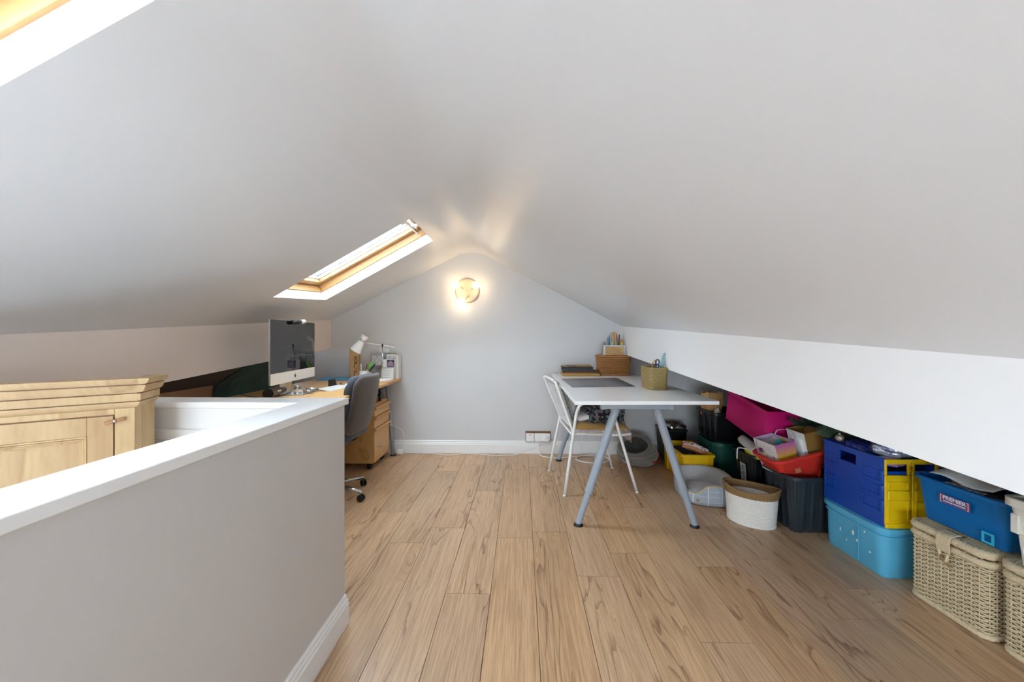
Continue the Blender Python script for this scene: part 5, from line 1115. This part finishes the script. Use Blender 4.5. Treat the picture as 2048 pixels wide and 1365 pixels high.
tr = thing('glass_jar', 'small clear jar with white band under the screen', 'jar', (-1.66, 2.74, ZD)); MB().lathe([(.022,0),(.026,.004),(.026,.05),(.021,.058),(.021,.066),(.019,.066),(.019,.056),(.023,.048),(.023,.006)], 24).build('jar', 'glassware', tr, smooth=True); MB().lathe([(.0265,.020),(.0265,.042)], 24, cap0=False, cap1=False).build('band', 'paper', tr, smooth=True)
# phone stands
def stand(label, loc, rz, m):
    t = thing('phone_stand', label, 'stand', loc, rz); q = MB(); q.loft([[(x, y, z) for x, z in ((-.035,0),(.035,0),(.035,.004),(-.006,.004),(-.028,.062),(-.033,.060))] for y in (-.03,.03)]); q.build('easel', m, t); B('lip', m, t, .028,.035,-.03,.03,.0045,.016); return t
stand('black metal phone stand right of the computer screen', (-1.62, 3.20, ZD), R(-30), 'black_plastic'); stand('brown wooden phone stand right of the computer screen', (-1.65, 3.31, ZD), R(10), 'brown_wood')
# keyboard, trackpad mouse
kbd = thing('keyboard', 'slim white wireless keyboard on the beech desk', 'keyboard', (-1.545, 3.07, ZD), rot=(0, R(3), R(-8)))
MB().loft([[(-.057,y,.006),(.057,y,.0),(.057,y,.005),(-.057,y,.015)] for y in (-.14,.14)]).build('body', 'silver_paint', kbd, bevel=.001)
kk = MB()
for r_ in range(5):
    for c_ in range(14):
        x0 = -.050+r_*.0205; yk = -.134+c_*.0193; zk = .0148-.00088*(x0+.057)/.0115*1.02
        if r_ == 4 and 4 <= c_ <= 8:
            if c_ == 4: MB().box(x0,x0+.017,yk,yk+.0925,zk-.001,zk+.0012).build('space_bar', 'white_plastic', kbd)
            continue
        kk_o = MB().box(x0,x0+.017,yk,yk+.0165,zk-.001,zk+.0012).build('key', 'white_plastic', kbd)
ms = thing('mouse', 'white low mouse at the far end of the keyboard', 'mouse', (-1.535, 3.30, ZD), rz=R(-12)); MB().sphere((0,0,.001), (.030,.056,.021), 24, 16, fn=lambda d: 1 if d.z >= 0 else .3).build('shell', 'white_plastic', ms, smooth=True)
bsheet = thing('blue_folder', 'bright blue plastic folder lying against the gable wall on the desk', 'folder', (-1.885, 3.79, ZD)); mat('folder_blue', (60, 168, 222), .4, .05); B('cover', 'folder_blue', bsheet, -.16,.16,-.115,.115,.0005,.004, bevel=.001); B('back_cover', 'folder_blue', bsheet, -.16,.16,-.115,.113,.0045,.007, bevel=.001)
# cardboard tube with printed name
tb = thing('cardboard_tube', 'tan cardboard tube printed TENTBOX standing at the back of the desk', 'tube', (-1.735, 3.855, ZD+.0075)); mat('card_tan', (206, 168, 118), .7, .05, 40, .1, 60); mat('print_brown', (44, 32, 26), .7)
MB().lathe([(.050,0),(.050,.315),(.047,.315),(.047,.30)], 40).build('tube', 'card_tan', tb, auto=40); MB().lathe([(.0468,.296),(.0468,.302)], 32).build('end_plug', 'card_tan', tb)
def wrap(p):                                             # text runs upward: x -> z, y -> round the tube
    th = R(-90)+R(38)-p.y/.0505; rr_ = .0502+p.z; return Vector((rr_*math.cos(th), rr_*math.sin(th), .128+p.x))
text_mesh('TENTBOX', .044, 'print', 'print_brown', tb, None, .0003, .0012, 1.0, fn=wrap)
# mug with pens
mg_ = thing('mug', 'white mug holding pens and a green craft knife on the desk', 'mug', (-1.590, 3.74, ZD))
MB().lathe([(.030,0),(.038,.003),(.040,.09),(.037,.09),(.035,.008)], 32).build('cup', 'white_plastic', mg_, smooth=True)
T('handle', 'white_plastic', mg_, smooth_path([(.038,0,.075),(.062,0,.072),(.068,0,.048),(.058,0,.024),(.037,0,.020)], 6), .0052, 10)
text_mesh('TATE', .02, 'print', 'print_dark', mg_, None, .0003, .0, 1.2, fn=lambda p: Vector((.0402*math.sin(p.x/.04-.25), -.0402*math.cos(p.x/.04-.25), .035+p.y)))
mat('grip_green', (112, 196, 74), .45, .04)
ck = thing('craft_knife', 'green handled craft knife leaning in the white mug', 'knife', (-1.600, 3.735, ZD+.02), rot=(0, R(32), 0)); T('handle', 'grip_green', ck, [(0,0,.10),(0,0,.13),(0,0,.185),(0,0,.20)], [.010,.012,.012,.007], 14); T('collar', 'alu', ck, [(0,0,.062),(0,0,.0995)], .0075, 12)
for lb_, m_, x, tilt, h_, r_ in (('black pen leaning right in the white mug','black_plastic',-.585,36,.19,.006),('dark grey marker leaning in the white mug','print_dark',-.592,24,.18,.007),('white pen upright in the white mug','white_plastic',-1.0,0,0,0),('brown pen leaning left in the white mug','brown_wood',-.585,12,.15,.005)):
    if r_ == 0: x, tilt, h_, r_ = -.615, -2, .15, .0065
    o = MB().tube([(0,0,0),(0,0,h_*.95),(0,0,h_)], [r_,r_,r_*.5], 10).build('pen', m_, None, smooth=False); o.location = (-1+x, 3.745, ZD+.012); o.rotation_euler = (0, R(tilt), 0); tag(o, lb_, 'pen', 'pens in the mug')
# desk lamp
lm_ = thing('desk_lamp', 'white architect desk lamp with flared shade and slim arm', 'lamp', (-1.385, 3.705, ZD))
MB().lathe([(.085,0),(.085,.010),(.080,.014),(.02,.016)], 40).build('base', 'white_metal', lm_, smooth=False, auto=40)
T('pole', 'chrome', lm_, [(0,0,.015),(0,0,.345)], .0055, 12)
a_ = Vector((-.175,-.02,.376)); b2 = Vector((.118,.010,.331)); T('arm', 'white_metal', lm_, [tuple(a_), tuple(b2)], .0042, 10); B('pivot', 'black_plastic', lm_, -.008,.008,-.010,.010,.338,.362, bevel=.003)
sx3 = Vector((.52,.10,.82)).normalized(); c0 = a_+Vector((-.012,-.012,.022)); u3 = sx3.orthogonal().normalized(); v3 = sx3.cross(u3)
sh = frame3(c0, u3, v3, sx3)
shd = MB().lathe([(.058,-.125),(.056,-.118),(.026,.0),(.024,0),(.054,-.120),(.056,-.125)], 36, sh, False, False).build('shade', 'white_metal', lm_, smooth=True)
MB().lathe([(.0265,.001),(.030,.012),(.038,.050),(.036,.052),(.0,.050)], 32, sh).build('shade_crown', 'white_metal', lm_, smooth=True); MB().lathe([(.028,-.008),(.0285,.006)], 32, sh, False, False).build('shade_collar', 'alu', lm_, smooth=True)
MB().sphere((0,0,0), (.022,.022,.028), 16, 10, mtx=sh @ Matrix.Translation((0,0,-.06))).build('bulb', 'white_plastic', lm_, smooth=True)
# papers, prints and files at the gable wall
mat('print_grey', (150,152,156), .5, .3, 60, c2=(226,226,226)); clear('acetate', (.93,.94,.95), .10, .08)
def card(name, label, m, x0, x1, z0, z1, y, lean=6, th=.002, cat='paper', parts=()):
    t = thing(name, label, cat, ((x0+x1)/2, y, ZD+z0), rot=(R(-lean), 0, 0)); w_ = (x1-x0)/2; B('sheet', m, t, -w_, w_, 0, th, .0005, z1-z0)
    for nm, mm, a, b_, c_, d2 in parts: B(nm, mm, t, a, b_, -.0012, -.0002, c_, d2)
    return t
mat('photo_house', (196, 140, 120), .4, .4, 22, c2=(70, 110, 170)); mat('photo_sky', (44, 70, 90), .4, .2, 10)
mf = thing('magazine_file', 'white magazine file full of papers at the desk\'s right end', 'magazine file', (-1.305, 3.895, ZD))
B('side', 'paper', mf, -.030,-.028,-.045,.045,0,.25); B('side', 'paper', mf, .028,.030,-.045,.045,0,.25); B('front', 'paper', mf, -.028,.028,-.045,-.043,0,.25); B('base', 'paper', mf, -.028,.028,-.043,.045,0,.002)
for i, (m_, c_) in enumerate((('spine_grey',(150,150,152)),('spine_blue',(90,100,150)),('spine_cream',(220,206,180)),('spine_dark',(70,60,60)))):
    mat(m_, c_, .6, .05); B('booklet', m_, mf, -.024+i*.012, -.016+i*.012, -.042,.042,.003,.262-.012*i)
card('acrylic_sheet', 'clear acrylic sheet with grey print behind the pen mug', 'acetate', -1.585, -1.345, 0, .265, 3.865, 8, parts=(('print_block','print_grey',-.10,.02,.14,.24),))
card('printed_sheet', 'white card with grey house drawing above the photo card', 'paper', -1.392, -1.297, .0, .255, 3.825, 3, parts=(('drawing','print_grey',-.035,.038,.175,.235),('print_line','print_dark',-.02,.03,.150,.156)))
card('photo_card', 'postcard of a pink and blue house in front of the papers', 'paper', -1.415, -1.300, .118, .205, 3.797, 4, parts=(('photo','photo_sky',-.018,.056,.006,.080),)); 
ph = thing('calendar_card', 'white note card with faint lines at the foot of the papers', 'paper', (-1.365, 3.780, ZD), rot=(R(-6),0,0)); B('sheet', 'paper', ph, -.062,.062,0,.002,.0005,.115)
for i in range(5): B('print_line', 'spine_grey', ph, -.035, .045-.01*(i%2), -.0008, -.0002, .02+i*.018, .0215+i*.018)
o_ = MB().add([(-.012,0,.010),(.050,0,.010),(.050,0,.045),(.030,0,.062),(.018,0,.072),(.0,0,.055),(-.010,0,.050)]+[(-.012,.001,.010),(.050,.001,.010),(.050,.001,.045),(.030,.001,.062),(.018,.001,.072),(.0,.001,.055),(-.010,.001,.050)], [tuple(range(7)), tuple(range(7,14))[::-1]]+[(i,(i+1)%7,7+(i+1)%7,7+i) for i in range(7)]).build('photo_house', 'photo_house', bpy.context.scene.objects['photo_card']); o_.location = (.0,-.0026,.004)
card('pinned_sheet', 'pale sheet taped on the wall above the papers', 'paper', -1.500, -1.395, .27, .315, 3.925, 0)
card('card_strip', 'cream card strip standing at the far right of the papers', 'spine_cream', -1.345, -1.338, .0, .30, 3.93, 0)
# small cardboard box and black gadget on the pedestal
sbx = thing('small_carton', 'small open tan carton on the drawer pedestal', 'box', (-1.435, 3.50, .5985), rz=R(12)); B('carton', 'card_tan', sbx, -.05,.05,-.045,.045,0,.075, bevel=.002); B('tape_strip', 'tape', sbx, -.010,.010,-.0455,.0455,.0752,.0758)
bgd = thing('black_gadget', 'black clamp gadget beneath the desk top', 'gadget', (-1.40, 3.62, .5985)); B('block', 'black_plastic', bgd, -.05,.045,-.05,.05,.10,.155, bevel=.004); T('stem', 'black_plastic', bgd, [(.02,0,0),(.02,0,.10)], .012, 12); MB().sphere((.025,-.02,.06), .018, 12, 8).build('knob', 'black_plastic', bgd, smooth=True)
# eave recess behind the desk
mat('canvas_green', (44, 82, 72), .6, .1, 3, c2=(28, 56, 52)); mat('board_tan', (176, 136, 104), .7, .08, 6)
cv = thing('painted_canvas', 'large dark green painted canvas leaning in the eave behind the desk', 'painting', (-2.20, 2.93, 0)); 
q = MB().loft([[(x, y, z) for y, z in ((-.285,.0),(.62,.0),(.62,1.10),(.10,1.06),(-.03,.975),(-.15,.93),(-.27,.875),(-.285,.79))] for x in (-.008,.008)]); q.build('canvas', 'canvas_green', cv)
bd = thing('tan_board', 'tan hardboard sheet standing in the eave before the green canvas', 'board', (-2.235, 2.15, 0)); B('sheet', 'board_tan', bd, -.004,.004,-.50,.50,0,.868); B('edge_strip', 'board_tan', bd, .0042,.010,-.50,.50,.845,.868)
# ================================================================ wall lamp
emis('bulb_glow', (1.0, .73, .43), 11)
wl_ = thing('wall_lamp', 'round cream wall lamp with three glowing globe bulbs on the gable', 'lamp', (-.571, DY, 1.712))
mat('lamp_cream', (206, 188, 164), .35, .03)
wm = frame3((0,0,0), (1,0,0), (0,0,1), (0,-1,0))
MB().lathe([(.130,0),(.130,.016),(.122,.026),(.105,.031),(.0,.033)], 48, wm).build('back_plate', 'lamp_cream', wl_, smooth=True)
MB().sphere((0,-.034,0), .006, 12, 8).build('centre_nut', 'alu', wl_, smooth=True)
for (sx_, sz_), (bx2, bz2), by2 in (((-.045,.020),(-.105,.048),-.115), ((.055,.015),(.102,.040),-.120), ((.020,-.055),(-.050,-.128),-.105)):
    s0 = Vector((sx_, -.034, sz_)); e0 = Vector((bx2, by2, bz2)); dd_ = (e0-s0).normalized()
    arm_ = T('lamp_holder', 'lamp_cream', wl_, [tuple(s0), tuple(s0+dd_*.03), tuple(e0-dd_*.034)], [.008,.010,.016], 14)
    bo = MB().sphere(tuple(e0), .036, 18, 12).build('globe_bulb', 'bulb_glow', arm_, smooth=True)
# ================================================================ sockets and cables
sk = thing('wall_socket', 'white triple wall socket on a brown wooden block above the skirting', 'socket', (.172, DY-.0005, .118))
B('backing_block', 'brown_wood', sk, -.131, .131, -.020, 0, .008, .116, bevel=.002)
B('spur_plate', 'white_plastic', sk, -.126, -.040, -.030, -.0205, .012, .098, bevel=.003); B('socket_plate', 'white_plastic', sk, -.036, .126, -.030, -.0205, .012, .098, bevel=.003)
B('neon', 'red_paint', sk, -.095, -.072, -.0325, -.0305, .080, .086); B('switch', 'white_plastic', sk, -.07, -.058, -.033, -.0305, .05, .068, bevel=.001)
for x in (-.116, -.05): MB().sphere((x,-.0305,.055), .003, 8, 6).build('screw', 'galv', sk)
for x in (.0, .085):
    pg = MB().loft([[(x-.024,y,.018+k),(x+.024,y,.018+k),(x+.024,y,.048),(x+.012,y,.068-k),(x-.012,y,.068-k),(x-.024,y,.048)] for y, k in ((-.0305,0),(-.052,0),(-.058,.004))]); pg.build('plug', 'white_plastic', sk, bevel=.002)
def cable(name, label, pts, r=.0035, m='cable_white', k=8):
    o = MB().tube(smooth_path(pts, k), r, 8).build(name, m, None, smooth=True); return tag(o, label, 'cable')
cable('power_cable', 'white cable from the left plug curving along the floor to the coil', [(.172,3.895,.135),(.172,3.885,.10),(.176,3.86,.05),(.20,3.83,.012),(.28,3.80,.0045),(.40,3.79,.0045),(.52,3.83,.0045),(.66,3.86,.0045),(.78,3.85,.0045),(.86,3.80,.0045),(.85,3.70,.0045),(.76,3.64,.0045),(.62,3.66,.0045),(.545,3.74,.0045),(.58,3.82,.012),(.70,3.87,.0125),(.82,3.90,.0045),(.93,3.90,.0045)], .005)
cable('power_cable', 'white cable from the right plug running left along the skirting', [(.255,3.895,.135),(.250,3.885,.11),(.20,3.875,.088),(.14,3.89,.066),(.06,3.905,.040),(-.03,3.895,.012),(-.08,3.875,.0045),(-.20,3.85,.0045),(-.34,3.86,.0045),(-.48,3.905,.0045),(-.60,3.90,.0045),(-.72,3.85,.0045),(-.82,3.86,.0045),(-.95,3.90,.0045),(-1.10,3.91,.0045),(-1.24,3.905,.006)], .004)
cable('thin_cable', 'thin white cable hanging behind the wire chair', [(.62,3.91,.30),(.625,3.90,.20),(.61,3.90,.14),(.615,3.885,.07),(.60,3.865,.012)], .0028)
cable('thin_cable', 'thin white cable arching from the pedestal down to the floor socket', [(-1.375,3.80,.32),(-1.33,3.82,.315),(-1.25,3.84,.27),(-1.215,3.86,.19),(-1.235,3.88,.10),(-1.275,3.90,.045)], .0026)
cable('screen_cable', 'black cable behind the computer screen', [(-1.76,2.62,.94),(-1.90,2.55,.95),(-1.97,2.50,.90),(-1.93,2.52,.83),(-1.85,2.56,.80),(-1.80,2.62,.7945)], .0025, 'black_plastic')
es = thing('extension_socket', 'white extension socket on the floor by the grey desk leg', 'socket', (-1.262, 3.885, .0005)); B('block', 'white_plastic', es, -.03, .03, -.03, .03, 0, .05, bevel=.004); B('plug', 'white_plastic', es, -.018,.018,-.05,-.0305,.012,.04, bevel=.003)
